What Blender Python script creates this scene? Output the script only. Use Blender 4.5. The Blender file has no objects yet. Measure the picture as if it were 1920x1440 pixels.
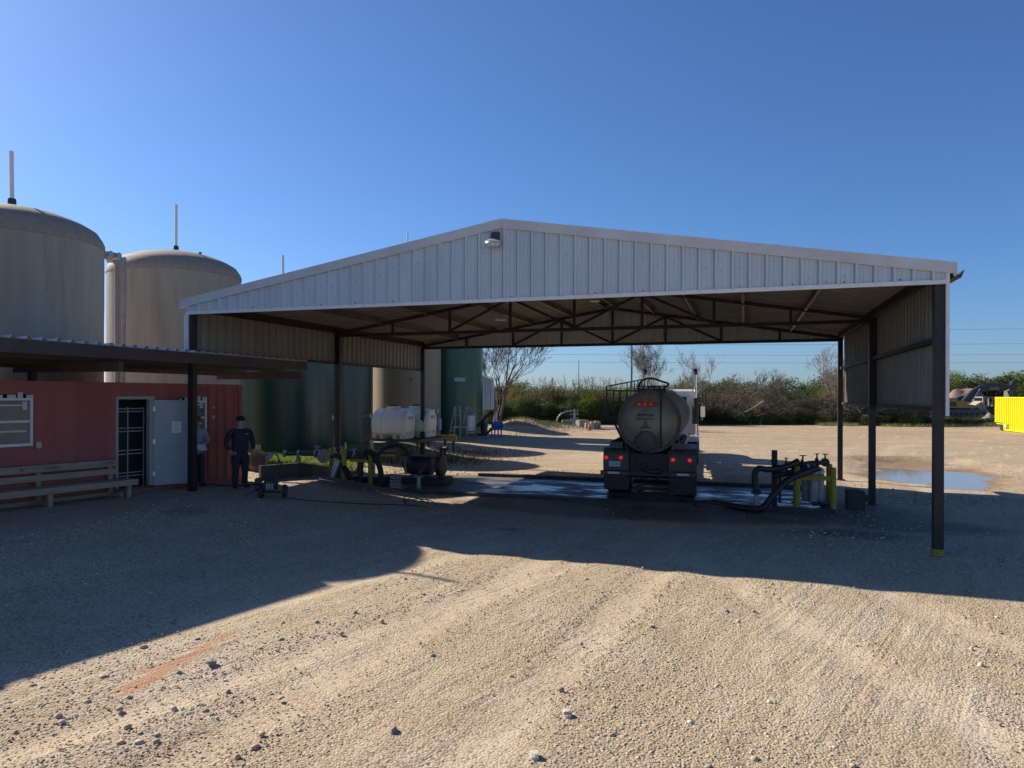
import bpy, bmesh, math, random
import numpy as np
from math import sin, cos, pi, radians as R
from mathutils import Vector as V, Matrix as MX, Euler, noise
S = bpy.context.scene
COL = S.collection
# ---------------------------------------------------------------- camera, sky, sun, exposure
CH = 2.82; FPX = 1334.55; HZ = 742.97; ROLL = 0.003
cam_d = bpy.data.cameras.new('camera'); cam = bpy.data.objects.new('camera', cam_d); COL.objects.link(cam)
cam_d.sensor_width = 36; cam_d.lens = FPX/1920*36; cam_d.shift_y = (HZ-720)/1920
cam.location = (0, 0, CH); cam.rotation_euler = (pi/2, -ROLL, 0)
cam_d.clip_start = .1; cam_d.clip_end = 5000
S.camera = cam
S.render.resolution_x = 1024; S.render.resolution_y = 768
SUNV = V((-1.34, .86, 1.0)).normalized()
SUN_AZ = math.atan2(SUNV.x, SUNV.y); SUN_EL = math.asin(SUNV.z)
w = bpy.data.worlds.new('World'); S.world = w; w.use_nodes = True
nt = w.node_tree; bg = nt.nodes['Background']
sky = nt.nodes.new('ShaderNodeTexSky'); sky.sky_type = 'NISHITA'; sky.sun_disc = False
sky.sun_elevation = SUN_EL; sky.sun_rotation = SUN_AZ
sky.air_density = 1.0; sky.dust_density = .55; sky.ozone_density = 10.0; sky.altitude = 100
tint = nt.nodes.new('ShaderNodeMix'); tint.data_type = 'RGBA'; tint.blend_type = 'MULTIPLY'; tint.inputs[0].default_value = 1
nt.links.new(sky.outputs[0], tint.inputs[6]); tint.inputs[7].default_value = (.97, 1.0, 1.06, 1)
nt.links.new(tint.outputs[2], bg.inputs[0]); bg.inputs[1].default_value = .075
sun_d = bpy.data.lights.new('sun', 'SUN'); sun = bpy.data.objects.new('sun', sun_d); COL.objects.link(sun)
sun_d.energy = 5.0; sun_d.angle = R(.53); sun_d.color = (1, .90, .75)
sun.rotation_euler = SUNV.to_track_quat('Z', 'Y').to_euler()
S.view_settings.view_transform = 'Standard'; S.view_settings.look = 'None'
S.view_settings.exposure = 0.68; S.view_settings.gamma = 1
# ---------------------------------------------------------------- helpers
TH = .3154; X0, Y0 = -7.97, 17.59
CT, ST = cos(TH), sin(TH)
def W(u, v, z=0): return V((X0+u*CT+v*ST, Y0-u*ST+v*CT, z))
def at(px, py, z=0):                     # ground point seen at a photo pixel (1920 wide)
    dx, dy = px-960, py-HZ
    c, s = cos(ROLL), sin(ROLL); a = c*dx+s*dy; b = -s*dx+c*dy
    Y = (CH-z)*FPX/b
    return V((a*Y/FPX, Y, z))
def sm(t): t = max(0, min(1, t)); return t*t*(3-2*t)
class MB:
    def __init__(s): s.v = []; s.f = []; s.m = []
    def add(s, vs, fs, m=0):
        o = len(s.v); s.v += [tuple(p) for p in vs]; s.f += [tuple(i+o for i in f) for f in fs]; s.m += [m]*len(fs)
        return s
    def box(s, x0, x1, y0, y1, z0, z1, m=0, T=None):
        vs = [V((x, y, z)) for z in (z0, z1) for y in (y0, y1) for x in (x0, x1)]
        if T is not None: vs = [T @ p for p in vs]
        return s.add(vs, [(0, 2, 3, 1), (4, 5, 7, 6), (0, 1, 5, 4), (2, 6, 7, 3), (0, 4, 6, 2), (1, 3, 7, 5)], m)
    def bar(s, p, q, w, h, m=0, up=V((0, 0, 1))):     # rectangular bar
        p, q = V(p), V(q); d = (q-p).normalized()
        if abs(d.dot(up)) > .98: up = V((0, 1, 0))
        a = d.cross(up).normalized(); b = a.cross(d).normalized()
        vs = [c+a*w/2*i+b*h/2*j for c in (p, q) for i, j in ((-1, -1), (1, -1), (1, 1), (-1, 1))]
        return s.add(vs, [(0, 1, 2, 3), (7, 6, 5, 4), (0, 4, 5, 1), (1, 5, 6, 2), (2, 6, 7, 3), (3, 7, 4, 0)], m)
    def tube(s, pts, r, n=8, m=0, caps=True):
        pts = [V(p) for p in pts]; k = len(pts)
        rs = r if isinstance(r, (list, tuple)) else [r]*k
        vs = []; a = None
        for i, p in enumerate(pts):
            d = (pts[min(i+1, k-1)]-pts[max(i-1, 0)]).normalized()
            if a is None: a = d.orthogonal().normalized()
            else: a = (a-d*a.dot(d)); a = a.normalized() if a.length > 1e-6 else d.orthogonal().normalized()
            b = d.cross(a)
            for j in range(n):
                t = 2*pi*j/n; vs.append(p+(a*cos(t)+b*sin(t))*rs[i])
        fs = [(i*n+j, i*n+(j+1) % n, (i+1)*n+(j+1) % n, (i+1)*n+j) for i in range(k-1) for j in range(n)]
        if caps: fs += [tuple(range(n-1, -1, -1)), tuple((k-1)*n+j for j in range(n))]
        return s.add(vs, fs, m)
    def lathe(s, prof, c=(0, 0, 0), axis='z', n=24, m=0, ax=None):   # prof: (radius, height)
        c = V(c); vs = []
        if ax is not None: q = V((0, 0, 1)).rotation_difference(V(ax)).to_matrix()
        else: q = {'z': MX.Identity(3), 'x': MX(((0, 0, 1), (0, 1, 0), (-1, 0, 0))), 'y': MX(((1, 0, 0), (0, 0, 1), (0, -1, 0)))}[axis]
        for r, h in prof:
            for j in range(n):
                t = 2*pi*j/n; vs.append(c+q @ V((r*cos(t), r*sin(t), h)))
        k = len(prof)
        fs = [(i*n+j, i*n+(j+1) % n, (i+1)*n+(j+1) % n, (i+1)*n+j) for i in range(k-1) for j in range(n)]
        if prof[0][0] > 1e-4: fs.append(tuple(range(n-1, -1, -1)))
        if prof[-1][0] > 1e-4: fs.append(tuple((k-1)*n+j for j in range(n)))
        return s.add(vs, fs, m)
    def prism(s, poly, o, ex, ey, ez, t, m=0):        # 2D polygon in ex,ey extruded by t along ez
        o, ex, ey, ez = V(o), V(ex), V(ey), V(ez); n = len(poly)
        vs = [o+ex*a+ey*b+ez*k for k in (0, t) for a, b in poly]
        return s.add(vs, [tuple(range(n-1, -1, -1)), tuple(range(n, 2*n))]+[(i, (i+1) % n, n+(i+1) % n, n+i) for i in range(n)], m)
    def sheet(s, prof, lo, hi, N, m=0):               # prof: (s, depth); lo/hi: functions s -> point
        N = V(N); vs = []
        for a, d in prof: vs += [lo(a)+N*d, hi(a)+N*d]
        return s.add(vs, [(2*i, 2*i+2, 2*i+3, 2*i+1) for i in range(len(prof)-1)], m)
    def build(s, name, mats, parent=None, smooth=False, bevel=0):
        me = bpy.data.meshes.new(name); me.from_pydata(s.v, [], s.f); me.update()
        if not isinstance(mats, (list, tuple)): mats = [mats]
        for k in mats: me.materials.append(k)
        if len(mats) > 1: me.polygons.foreach_set('material_index', s.m)
        bm = bmesh.new(); bm.from_mesh(me); bmesh.ops.recalc_face_normals(bm, faces=bm.faces)
        if bevel:
            es = [e for e in bm.edges if len(e.link_faces) == 2 and e.calc_face_angle(0) > .6]
            bmesh.ops.bevel(bm, geom=es, offset=bevel, segments=2, affect='EDGES', clamp_overlap=True)
        bm.to_mesh(me); bm.free()
        if smooth:
            me.polygons.foreach_set('use_smooth', [True]*len(me.polygons)); me.set_sharp_from_angle(angle=R(38))
        o = bpy.data.objects.new(name, me); COL.objects.link(o)
        if parent: o.parent = parent
        return o
def tag(o, label=None, cat=None, group=None, kind=None):
    if label: o['label'] = label
    if cat: o['category'] = cat
    if group: o['group'] = group
    if kind: o['kind'] = kind
    return o
def thing(name, label, cat, loc=(0, 0, 0), rz=0, group=None):
    o = bpy.data.objects.new(name, None); COL.objects.link(o); o.location = loc; o.rotation_euler = (0, 0, rz)
    o.empty_display_size = .3
    return tag(o, label, cat, group)
def kids(o): return [c for c in list(COL.objects) if c.parent == o]
def copy_tree(o, parent=None):
    c = o.copy(); COL.objects.link(c); c.parent = parent
    for ch in kids(o): copy_tree(ch, c)
    return c
def text_mesh(name, body, size, m, parent, T, ext=.002, align='CENTER'):
    cu = bpy.data.curves.new(name, 'FONT'); cu.body = body; cu.size = size; cu.extrude = ext; cu.align_x = align; cu.align_y = 'CENTER'
    t = bpy.data.objects.new(name, cu); COL.objects.link(t)
    bpy.context.view_layer.update()
    me = bpy.data.meshes.new_from_object(t.evaluated_get(bpy.context.evaluated_depsgraph_get()))
    bpy.data.objects.remove(t); bpy.data.curves.remove(cu)
    me.transform(T); me.materials.clear(); me.materials.append(m)
    o = bpy.data.objects.new(name, me); COL.objects.link(o); o.parent = parent
    return o
def frame(o, ex, ey):                                  # matrix with axes ex, ey at origin o
    ex, ey = V(ex).normalized(), V(ey).normalized(); ez = ex.cross(ey)
    return MX.Translation(V(o)) @ MX((ex, ey, ez)).transposed().to_4x4()
# ---------------------------------------------------------------- materials
def mat(name, c1, c2=None, scale=3., rough=.7, metal=0., bump=0., bscale=30., stretch=(1, 1, 1), c3=None, s3=.6, th3=.6, rvar=.12, emit=None, trans=0, coat=0):
    m = bpy.data.materials.new(name); m.use_nodes = True; n = m.node_tree.nodes; L = m.node_tree.links
    b = n['Principled BSDF']; b.inputs['Metallic'].default_value = metal; b.inputs['Roughness'].default_value = rough
    b.inputs['Base Color'].default_value = (*c1, 1)
    if coat: b.inputs['Coat Weight'].default_value = coat; b.inputs['Coat Roughness'].default_value = .15
    if emit: b.inputs['Emission Color'].default_value = (*emit[0], 1); b.inputs['Emission Strength'].default_value = emit[1]
    if trans: b.inputs['Transmission Weight'].default_value = trans
    tc = n.new('ShaderNodeTexCoord'); mp = n.new('ShaderNodeMapping'); mp.inputs['Scale'].default_value = stretch
    L.new(tc.outputs['Object'], mp.inputs[0])
    if c2:
        t = n.new('ShaderNodeTexNoise'); t.inputs['Scale'].default_value = scale; t.inputs['Detail'].default_value = 7; t.inputs['Roughness'].default_value = .65
        L.new(mp.outputs[0], t.inputs['Vector'])
        r = n.new('ShaderNodeValToRGB'); r.color_ramp.elements[0].position = .33; r.color_ramp.elements[1].position = .67
        r.color_ramp.elements[0].color = (*c1, 1); r.color_ramp.elements[1].color = (*c2, 1)
        L.new(t.outputs['Fac'], r.inputs[0]); out = r.outputs[0]
        if c3:
            t2 = n.new('ShaderNodeTexNoise'); t2.inputs['Scale'].default_value = s3; t2.inputs['Detail'].default_value = 9; t2.inputs['Roughness'].default_value = .7
            L.new(mp.outputs[0], t2.inputs['Vector'])
            r2 = n.new('ShaderNodeValToRGB'); r2.color_ramp.elements[0].position = th3-.06; r2.color_ramp.elements[1].position = th3+.06
            L.new(t2.outputs['Fac'], r2.inputs[0])
            mx = n.new('ShaderNodeMix'); mx.data_type = 'RGBA'; L.new(r2.outputs[0], mx.inputs[0]); L.new(out, mx.inputs[6]); mx.inputs[7].default_value = (*c3, 1)
            out = mx.outputs[2]
        L.new(out, b.inputs['Base Color'])
        mr = n.new('ShaderNodeMapRange'); mr.inputs[3].default_value = max(0, rough-rvar); mr.inputs[4].default_value = min(1, rough+rvar)
        L.new(t.outputs['Fac'], mr.inputs[0]); L.new(mr.outputs[0], b.inputs['Roughness'])
    if bump:
        t = n.new('ShaderNodeTexNoise'); t.inputs['Scale'].default_value = bscale; t.inputs['Detail'].default_value = 6
        L.new(mp.outputs[0], t.inputs['Vector'])
        bp = n.new('ShaderNodeBump'); bp.inputs['Strength'].default_value = bump; bp.inputs['Distance'].default_value = .02
        L.new(t.outputs['Fac'], bp.inputs['Height']); L.new(bp.outputs[0], b.inputs['Normal'])
    return m
VS = (1, 1, .08)   # vertical streaks
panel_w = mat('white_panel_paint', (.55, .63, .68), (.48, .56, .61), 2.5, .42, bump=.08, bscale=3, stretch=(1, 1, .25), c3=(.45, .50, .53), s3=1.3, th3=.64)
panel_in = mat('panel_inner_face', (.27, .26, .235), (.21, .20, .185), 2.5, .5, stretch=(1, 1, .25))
trim_m = mat('trim_paint', (.62, .63, .62), (.52, .52, .50), 1.5, .45)
steel_r = mat('red_oxide_steel', (.04, .021, .018), (.028, .017, .015), 4, .65, c3=(.06, .03, .02), s3=3, th3=.62)
post_m = mat('dark_post_steel', (.022, .018, .020), (.015, .014, .016), 5, .5, c3=(.10, .09, .085), s3=9, th3=.68)
purlin_m = mat('galvanised_purlin', (.22, .18, .155), (.16, .125, .105), 2, .55, metal=.2)
yellow_m = mat('safety_yellow', (.42, .32, .025), (.34, .25, .025), 6, .55, c3=(.08, .06, .04), s3=5, th3=.64)
black_m = mat('black_rubber', (.018, .018, .019), (.03, .03, .03), 8, .55)
dark_m = mat('dark_machinery', (.03, .03, .032), (.055, .05, .045), 9, .55)
steel_m = mat('bare_steel', (.42, .42, .42), (.3, .3, .3), 8, .35, metal=.85)
galv_m = mat('galvanised_steel', (.45, .47, .48), (.34, .35, .36), 9, .45, metal=.6)
white_m = mat('white_plastic', (.74, .75, .74), (.66, .66, .64), 3, .45)
glass_m = mat('dark_window_glass', (.02, .025, .03), rough=.06)
red_wall = mat('red_container_paint', (.40, .115, .09), (.32, .092, .075), 3, .65, stretch=VS, bump=.1, bscale=10, c3=(.27, .08, .06), s3=1.2, th3=.63)
grey_door = mat('grey_door_paint', (.34, .37, .39), (.29, .32, .34), 2, .45)
wood_m = mat('bench_wood', (.40, .32, .22), (.30, .235, .165), 7, .8, stretch=(.3, .3, 4), bump=.2)
conc_m = mat('concrete', (.36, .35, .33), (.27, .265, .25), 2.5, .9, bump=.3, bscale=60, c3=(.19, .18, .17), s3=1.1, th3=.6)
orange_m = mat('cone_orange', (.75, .14, .04), (.55, .11, .04), 5, .5)
white_p = mat('white_paint', (.78, .78, .76), (.7, .7, .68), 3, .4)
black_p = mat('black_lettering', (.012, .012, .012), rough=.5)
blue_m = mat('blue_pump_paint', (.02, .10, .42), (.02, .07, .3), 5, .4)
red_lens = mat('red_lamp_lens', (.6, .01, .01), rough=.25, emit=((1, .02, .015), .4))
red_dim = mat('dim_red_lens', (.35, .01, .01), rough=.25, emit=((1, .03, .02), .15))
# ---------------------------------------------------------------- ground
def ground_h(x, y):
    dx, dy = x-X0, y-Y0; u = dx*CT-dy*ST; v = dx*ST+dy*CT
    left = .46*sm((5.2-u)/4.2)*(1-sm((v-4.3)/1.6))
    if 3.9 < v < 9.6 and u > .4: left *= sm(max((4.6-v)/.7, (v-8.9)/.7, 0))
    z = left
    z += .55*math.exp(-(((u+3.2)/2.6)**2+((v-17.5)/5.5)**2))          # hump of dirt beside the road
    z += 1.0*math.exp(-(((x-.6)/2.3)**2+((y-58)/3.2)**2))              # dirt pile
    z += .5*math.exp(-(((x-3.4)/2.2)**2+((y-62)/3)**2))
    z += .6*sm((y-71)/8)*sm((x-26)/12)                                # bank on the right
    if y > 95: z += .012*(y-95)*(1 if y < 200 else 0)+(1.26 if y >= 200 else 0)
    z -= .17*math.exp(-(((x-17)/5.5)**2+((y-22.5)/5)**2))
    n = noise.noise(V((x*.11, y*.11, 1)))*.07 + noise.noise(V((x*.4, y*.4, 4)))*.03
    k = 1.0
    if 3.6 < v < 9.8 and .5 < u < 15.4: k = .12
    if u < 1.9 and v < 1.5: k *= .3
    return z + n*k
def grid(fine0, fine1, step, lo, hi):
    a = list(np.arange(fine0, fine1, step)); s = step; p = a[-1]
    while p < hi: s *= 1.13; p += s; a.append(p)
    s = step; p = fine0
    while p > lo: s *= 1.13; p -= s; a.insert(0, p)
    return a
gx = grid(-15, 21, .13, -900, 1200); gy = grid(1.5, 33, .13, -120, 2500)
nx, ny = len(gx), len(gy)
gv = [(x, y, ground_h(x, y)) for y in gy for x in gx]
gf = [(j*nx+i, j*nx+i+1, (j+1)*nx+i+1, (j+1)*nx+i) for j in range(ny-1) for i in range(nx-1)]
gme = bpy.data.meshes.new('ground'); gme.from_pydata(gv, [], gf); gme.update()
ga = np.array(gv); gxa, gya = ga[:, 0], ga[:, 1]
du, dv = gxa-X0, gya-Y0; GU = du*CT-dv*ST; GV = du*ST+dv*CT
def attr(name, arr):
    a = gme.attributes.new(name, 'FLOAT', 'POINT'); a.data.foreach_set('value', arr.astype(np.float32))
def seg_dist(p, q):
    p, q = np.array(p[:2]), np.array(q[:2]); d = q-p; L2 = d@d
    t = np.clip(((gxa-p[0])*d[0]+(gya-p[1])*d[1])/L2, 0, 1)
    return np.hypot(gxa-p[0]-t*d[0], gya-p[1]-t*d[1])
org = np.clip(1-seg_dist(at(245, 1295), at(430, 1190))/.16, 0, 1)+.7*np.clip(1-seg_dist(at(320, 1245), at(250, 1262))/.2, 0, 1)+.5*np.clip(1-seg_dist(at(190, 1300), at(290, 1275))/.22, 0, 1)
attr('orange', np.clip(org, 0, 1))
def ell(u0, v0, a, b): return np.clip(1.25-np.sqrt(((GU-u0)/a)**2+((GV-v0)/b)**2), 0, 1)
wet = np.maximum.reduce([ell(10.5, 3.3, 6.5, 1.5), ell(14.8, 5, 3.2, 2.6), ell(2.4, 4.5, 2.6, 2.4), ell(16.5, 3.2, 2.6, 1.3)*.9, ell(10, 9.4, 6.5, .7), ell(1.9, -2.2, .9, 1.2)*.5, ell(8.3, .1, .6, .5)*.55, ell(15.2, 1.7, 1.8, 1.0)*.7])
pud = np.clip(1.5-np.sqrt(((gxa-14.7)/3.6)**2+((gya-26.0)/4.0)**2), 0, 1)
attr('wet', wet)
gr = np.clip((gya-71.5)/3, 0, 1)*np.clip((gxa+40)/8, 0, 1)
gr = np.maximum(gr, np.clip((-GU-.9)/1.5, 0, 1)*np.clip((GV-3.5)/1.5, 0, 1)*np.clip((26-GV)/10, 0, 1))
gr = np.maximum(gr, np.clip(1.2-np.hypot((gxa-3.2)/3., (gya-60)/4.), 0, 1)*.7)
attr('grass', gr); MUD = gme.attributes.new('mud', 'FLOAT', 'POINT'); mudv = np.zeros(len(gxa), np.float32)
dirt = np.clip((gya-12)/40, 0, 1)*np.clip((gxa+20)/20, 0, 1)
attr('dirt', dirt)
def wheel_path(ctrl, off, wd):                    # packed wheel paths worn into the yard
    best = np.zeros(len(gxa)); P_ = [np.array(c) for c in ctrl]; Q = []
    for i in range(len(P_)-1):
        a_, b0, c0, d0 = P_[max(i-1, 0)], P_[i], P_[i+1], P_[min(i+2, len(P_)-1)]
        for k_ in range(8): t = k_/8; Q.append(.5*((2*b0)+(c0-a_)*t+(2*a_-5*b0+4*c0-d0)*t*t+(3*b0-a_-3*c0+d0)*t**3))
    Q.append(P_[-1])
    for s_ in (-1, 1):
        R_ = []
        for i, q in enumerate(Q): d = Q[min(i+1, len(Q)-1)]-Q[max(i-1, 0)]; d = d/np.hypot(*d); R_.append(q+s_*off*np.array([d[1], -d[0]]))
        for p0, p1 in zip(R_, R_[1:]): best = np.maximum(best, np.clip(1.4-seg_dist(p0, p1)/wd, 0, 1))
    return best
tracks = np.maximum.reduce([wheel_path([(-2.6, 0), (-1.6, 5), (.6, 10), (2.6, 15), (3.6, 19)], 1.0, .30), wheel_path([(-9, 1), (-5.5, 5.2), (-2.2, 9.5), (1.2, 14), (3., 18)], 1.0, .26)*.9, wheel_path([(6, 0), (5.2, 5), (4.4, 10), (4., 15), (3.8, 19)], 1.0, .3)*.85, wheel_path([(12, 22), (16, 33), (24, 44), (40, 52)], 1.0, .4)*.9, wheel_path([(6, 24), (8, 38), (9, 52), (4, 66)], 1.0, .4)*.9])
attr('track', tracks)
co0 = np.array(gv); co0[:, 2] -= .028*tracks; gme.vertices.foreach_set('co', co0.ravel()); gme.update()
gm = bpy.data.materials.new('gravel_ground'); gm.use_nodes = True; n = gm.node_tree.nodes; L = gm.node_tree.links; b = n['Principled BSDF']
tc = n.new('ShaderNodeTexCoord')
def nz(scale, detail=8, rough=.65, vec=None):
    t = n.new('ShaderNodeTexNoise'); t.inputs['Scale'].default_value = scale; t.inputs['Detail'].default_value = detail; t.inputs['Roughness'].default_value = rough
    L.new(vec or tc.outputs['Object'], t.inputs['Vector']); return t.outputs['Fac']
def ramp(src, a, b_, ca, cb):
    r = n.new('ShaderNodeValToRGB'); r.color_ramp.elements[0].position = a; r.color_ramp.elements[1].position = b_
    r.color_ramp.elements[0].color = (*ca, 1); r.color_ramp.elements[1].color = (*cb, 1); L.new(src, r.inputs[0]); return r.outputs[0]
def mix(f, a, b_, mode='MIX'):
    x = n.new('ShaderNodeMix'); x.data_type = 'RGBA'; x.blend_type = mode
    if isinstance(f, float): x.inputs[0].default_value = f
    else: L.new(f, x.inputs[0])
    for k, s_ in ((6, a), (7, b_)):
        if isinstance(s_, tuple): x.inputs[k].default_value = (*s_, 1)
        else: L.new(s_, x.inputs[k])
    return x.outputs[2]
def mth(op, a, b_=None):
    x = n.new('ShaderNodeMath'); x.operation = op
    for k, s_ in ((0, a), (1, b_)):
        if s_ is None: continue
        if isinstance(s_, (int, float)): x.inputs[k].default_value = s_
        else: L.new(s_, x.inputs[k])
    return x.outputs[0]
def att(nm):
    a = n.new('ShaderNodeAttribute'); a.attribute_name = nm; return a.outputs['Fac']
def streak(deg, a, b_):                 # rotate first, then stretch along the turned x axis
    q = n.new('ShaderNodeMapping'); q.vector_type = 'TEXTURE'; q.inputs['Rotation'].default_value = (0, 0, R(deg)); q.inputs['Scale'].default_value = (1/a, 1/b_, 1); L.new(tc.outputs['Object'], q.inputs[0]); return q
mp = streak(58, .25, 2.2); mp2 = streak(52, .10, 6.5); mp3 = streak(74, .09, 3.4)
base = ramp(nz(.9), .35, .65, (.42, .32, .20), (.52, .41, .275))
base = mix(ramp(nz(.35, 6), .48, .62, (0, 0, 0), (1, 1, 1)), base, (.50, .42, .305))
base = mix(ramp(nz(1.0, 6, .6, mp.outputs[0]), .5, .66, (0, 0, 0), (.7, .7, .7)), base, (.42, .305, .185))
base = mix(mth('MULTIPLY', att('dirt'), .9), base, ramp(nz(.7, 9, .7), .38, .6, (.36, .24, .135), (.45, .32, .20)))
base = mix(ramp(nz(1.1, 4, .55, mp3.outputs[0]), .52, .66, (0, 0, 0), (.3, .3, .3)), base, (.39, .29, .19))
tkm = mth('MULTIPLY', att('track'), ramp(nz(1.6, 6), .30, .58, (.15, .15, .15), (1, 1, 1)))
base = mix(mth('MULTIPLY', tkm, .38), base, (.55, .43, .31))
base = mix(ramp(nz(.22, 5, .6), .48, .66, (0, 0, 0), (.55, .55, .55)), base, (.33, .235, .14))
vor = n.new('ShaderNodeTexVoronoi'); vor.inputs['Scale'].default_value = 42; L.new(tc.outputs['Object'], vor.inputs['Vector'])
sp = n.new('ShaderNodeSeparateColor'); L.new(vor.outputs['Color'], sp.inputs[0])
base = mix(ramp(sp.outputs[0], .45, .95, (0, 0, 0), (.5, .5, .5)), base, (.58, .51, .40))
base = mix(ramp(nz(.8, 5, .6, mp.outputs[0]), .56, .68, (0, 0, 0), (.5, .5, .5)), base, (.58, .50, .385))
base = mix(ramp(sp.outputs[1], .8, .97, (0, 0, 0), (.75, .75, .75)), base, (.15, .115, .085))  # dark pebble specks that also paint the tiny shadows between sand grains
om = mth('MULTIPLY', att('orange'), mth('ADD', mth('MULTIPLY', nz(7., 9, .75), 1.9), -.1)); base = mix(ramp(om, .3, .62, (0, 0, 0), (.7, .7, .7)), base, (.48, .235, .115))
gmk = ramp(mth('MULTIPLY', att('grass'), mth('ADD', nz(1.3), .5)), .38, .6, (0, 0, 0), (1, 1, 1))
base = mix(gmk, base, ramp(nz(2.), .35, .65, (.055, .07, .02), (.14, .125, .06)))
base = mix(mth('MULTIPLY', att('mud'), .8), base, (.22, .145, .085))
wm = ramp(mth('MULTIPLY', att('wet'), mth('ADD', nz(1.6, 7), .55)), .36, .7, (0, 0, 0), (1, 1, 1))
base = mix(mth('MULTIPLY', wm, .75), base, (.062, .05, .038), 'MIX')
mpf = streak(8, .09, 1.1)
base = mix(mth('MULTIPLY', att('dirt'), ramp(nz(1.0, 9, .7, mpf.outputs[0]), .5, .66, (0, 0, 0), (.8, .8, .8))), base, (.27, .17, .095))
L.new(base, b.inputs['Base Color'])
rr = n.new('ShaderNodeMapRange'); L.new(wm, rr.inputs[0]); rr.inputs[3].default_value = .93; rr.inputs[4].default_value = .62; L.new(rr.outputs[0], b.inputs['Roughness'])
b.inputs['Specular IOR Level'].default_value = .25
hh = mth('ADD', mth('MULTIPLY', nz(55, 10, .8), .42), mth('MULTIPLY', vor.outputs['Distance'], -.5))
hh = mth('ADD', hh, mth('MULTIPLY', nz(6, 8, .6), .9)); hh = mth('ADD', hh, mth('MULTIPLY', nz(2.2, 6, .6, mp.outputs[0]), .9))
trk_ = mth('MULTIPLY', nz(1.2, 3, .5, mp2.outputs[0]), ramp(nz(.35, 3), .44, .56, (0, 0, 0), (1, 1, 1))); hh = mth('ADD', hh, mth('MULTIPLY', mth('MULTIPLY', trk_, 1.3), mth('SUBTRACT', 1.0, mth('MINIMUM', mth('MULTIPLY', att('dirt'), 3.), 1.0)))); hh = mth('ADD', hh, mth('MULTIPLY', nz(1.3, 3, .5, mp3.outputs[0]), .6))
bp = n.new('ShaderNodeBump'); bp.inputs['Strength'].default_value = 1.0; bp.inputs['Distance'].default_value = .032; L.new(mth('SUBTRACT', 1.0, mth('MULTIPLY', tkm, .6)), bp.inputs['Strength']); L.new(hh, bp.inputs['Height']); L.new(bp.outputs[0], b.inputs['Normal'])
gme.materials.append(gm); gme.polygons.foreach_set('use_smooth', [True]*len(gme.polygons))
go = bpy.data.objects.new('ground', gme); COL.objects.link(go); tag(go, kind='structure')
# --- rocks and gravel (stuff), one mesh made with numpy
def blob_base(seed, flat=.7):
    rnd = random.Random(seed); bm = bmesh.new(); bmesh.ops.create_icosphere(bm, subdivisions=1, radius=1)
    for v_ in bm.verts: v_.co *= rnd.uniform(.68, 1.2)
    for v_ in bm.verts: v_.co.z *= flat
    vs = np.array([v_.co[:] for v_ in bm.verts]); fs = np.array([[q.index for q in f.verts] for f in bm.faces]); bm.free(); return vs, fs
def scatter(name, pts, sizes, mats, label, cat=None, kind='stuff', seed=1, bases=8, flat=.65, midx=None):
    rng = np.random.default_rng(seed); B = [blob_base(seed*50+i, flat) for i in range(bases)]
    nv, nf = len(B[0][0]), len(B[0][1]); N = len(pts)
    VV = np.empty((N*nv, 3)); FF = np.empty((N*nf, 3), int)
    for i in range(N):
        bv, bf = B[i % bases]; t = rng.uniform(0, 2*pi); c, s_ = cos(t), sin(t); sx = sizes[i]*rng.uniform(.7, 1.4); sy = sizes[i]; sz = sizes[i]*rng.uniform(.6, 1.)
        x = bv[:, 0]*sx; y = bv[:, 1]*sy
        VV[i*nv:(i+1)*nv, 0] = pts[i][0]+c*x-s_*y; VV[i*nv:(i+1)*nv, 1] = pts[i][1]+s_*x+c*y; VV[i*nv:(i+1)*nv, 2] = pts[i][2]+bv[:, 2]*sz
        FF[i*nf:(i+1)*nf] = bf+i*nv
    me = bpy.data.meshes.new(name); me.vertices.add(N*nv); me.vertices.foreach_set('co', VV.ravel())
    me.loops.add(N*nf*3); me.loops.foreach_set('vertex_index', FF.ravel()); me.polygons.add(N*nf); me.polygons.foreach_set('loop_start', np.arange(0, N*nf*3, 3))
    for m_ in mats: me.materials.append(m_)
    if len(mats) > 1: me.polygons.foreach_set('material_index', np.repeat(rng.choice(len(mats), N), nf))
    me.update(); me.validate()
    o = bpy.data.objects.new(name, me); COL.objects.link(o); return tag(o, label, cat, kind=kind)
st1 = mat('stone_pale', (.60, .54, .44), (.48, .42, .33), 9, .9); st2 = mat('stone_tan', (.50, .40, .27), (.40, .31, .21), 9, .9); st3 = mat('stone_grey', (.30, .28, .25), (.22, .19, .16), 9, .9)
rng = np.random.default_rng(5)
TK = {}
for i_ in np.where(tracks > .5)[0]: TK[(round(gxa[i_]/.13), round(gya[i_]/.13))] = 1
OSTR = [at(245, 1295).lerp(at(430, 1190), k_/14) for k_ in range(15)]
pts, szs = [], []
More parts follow.
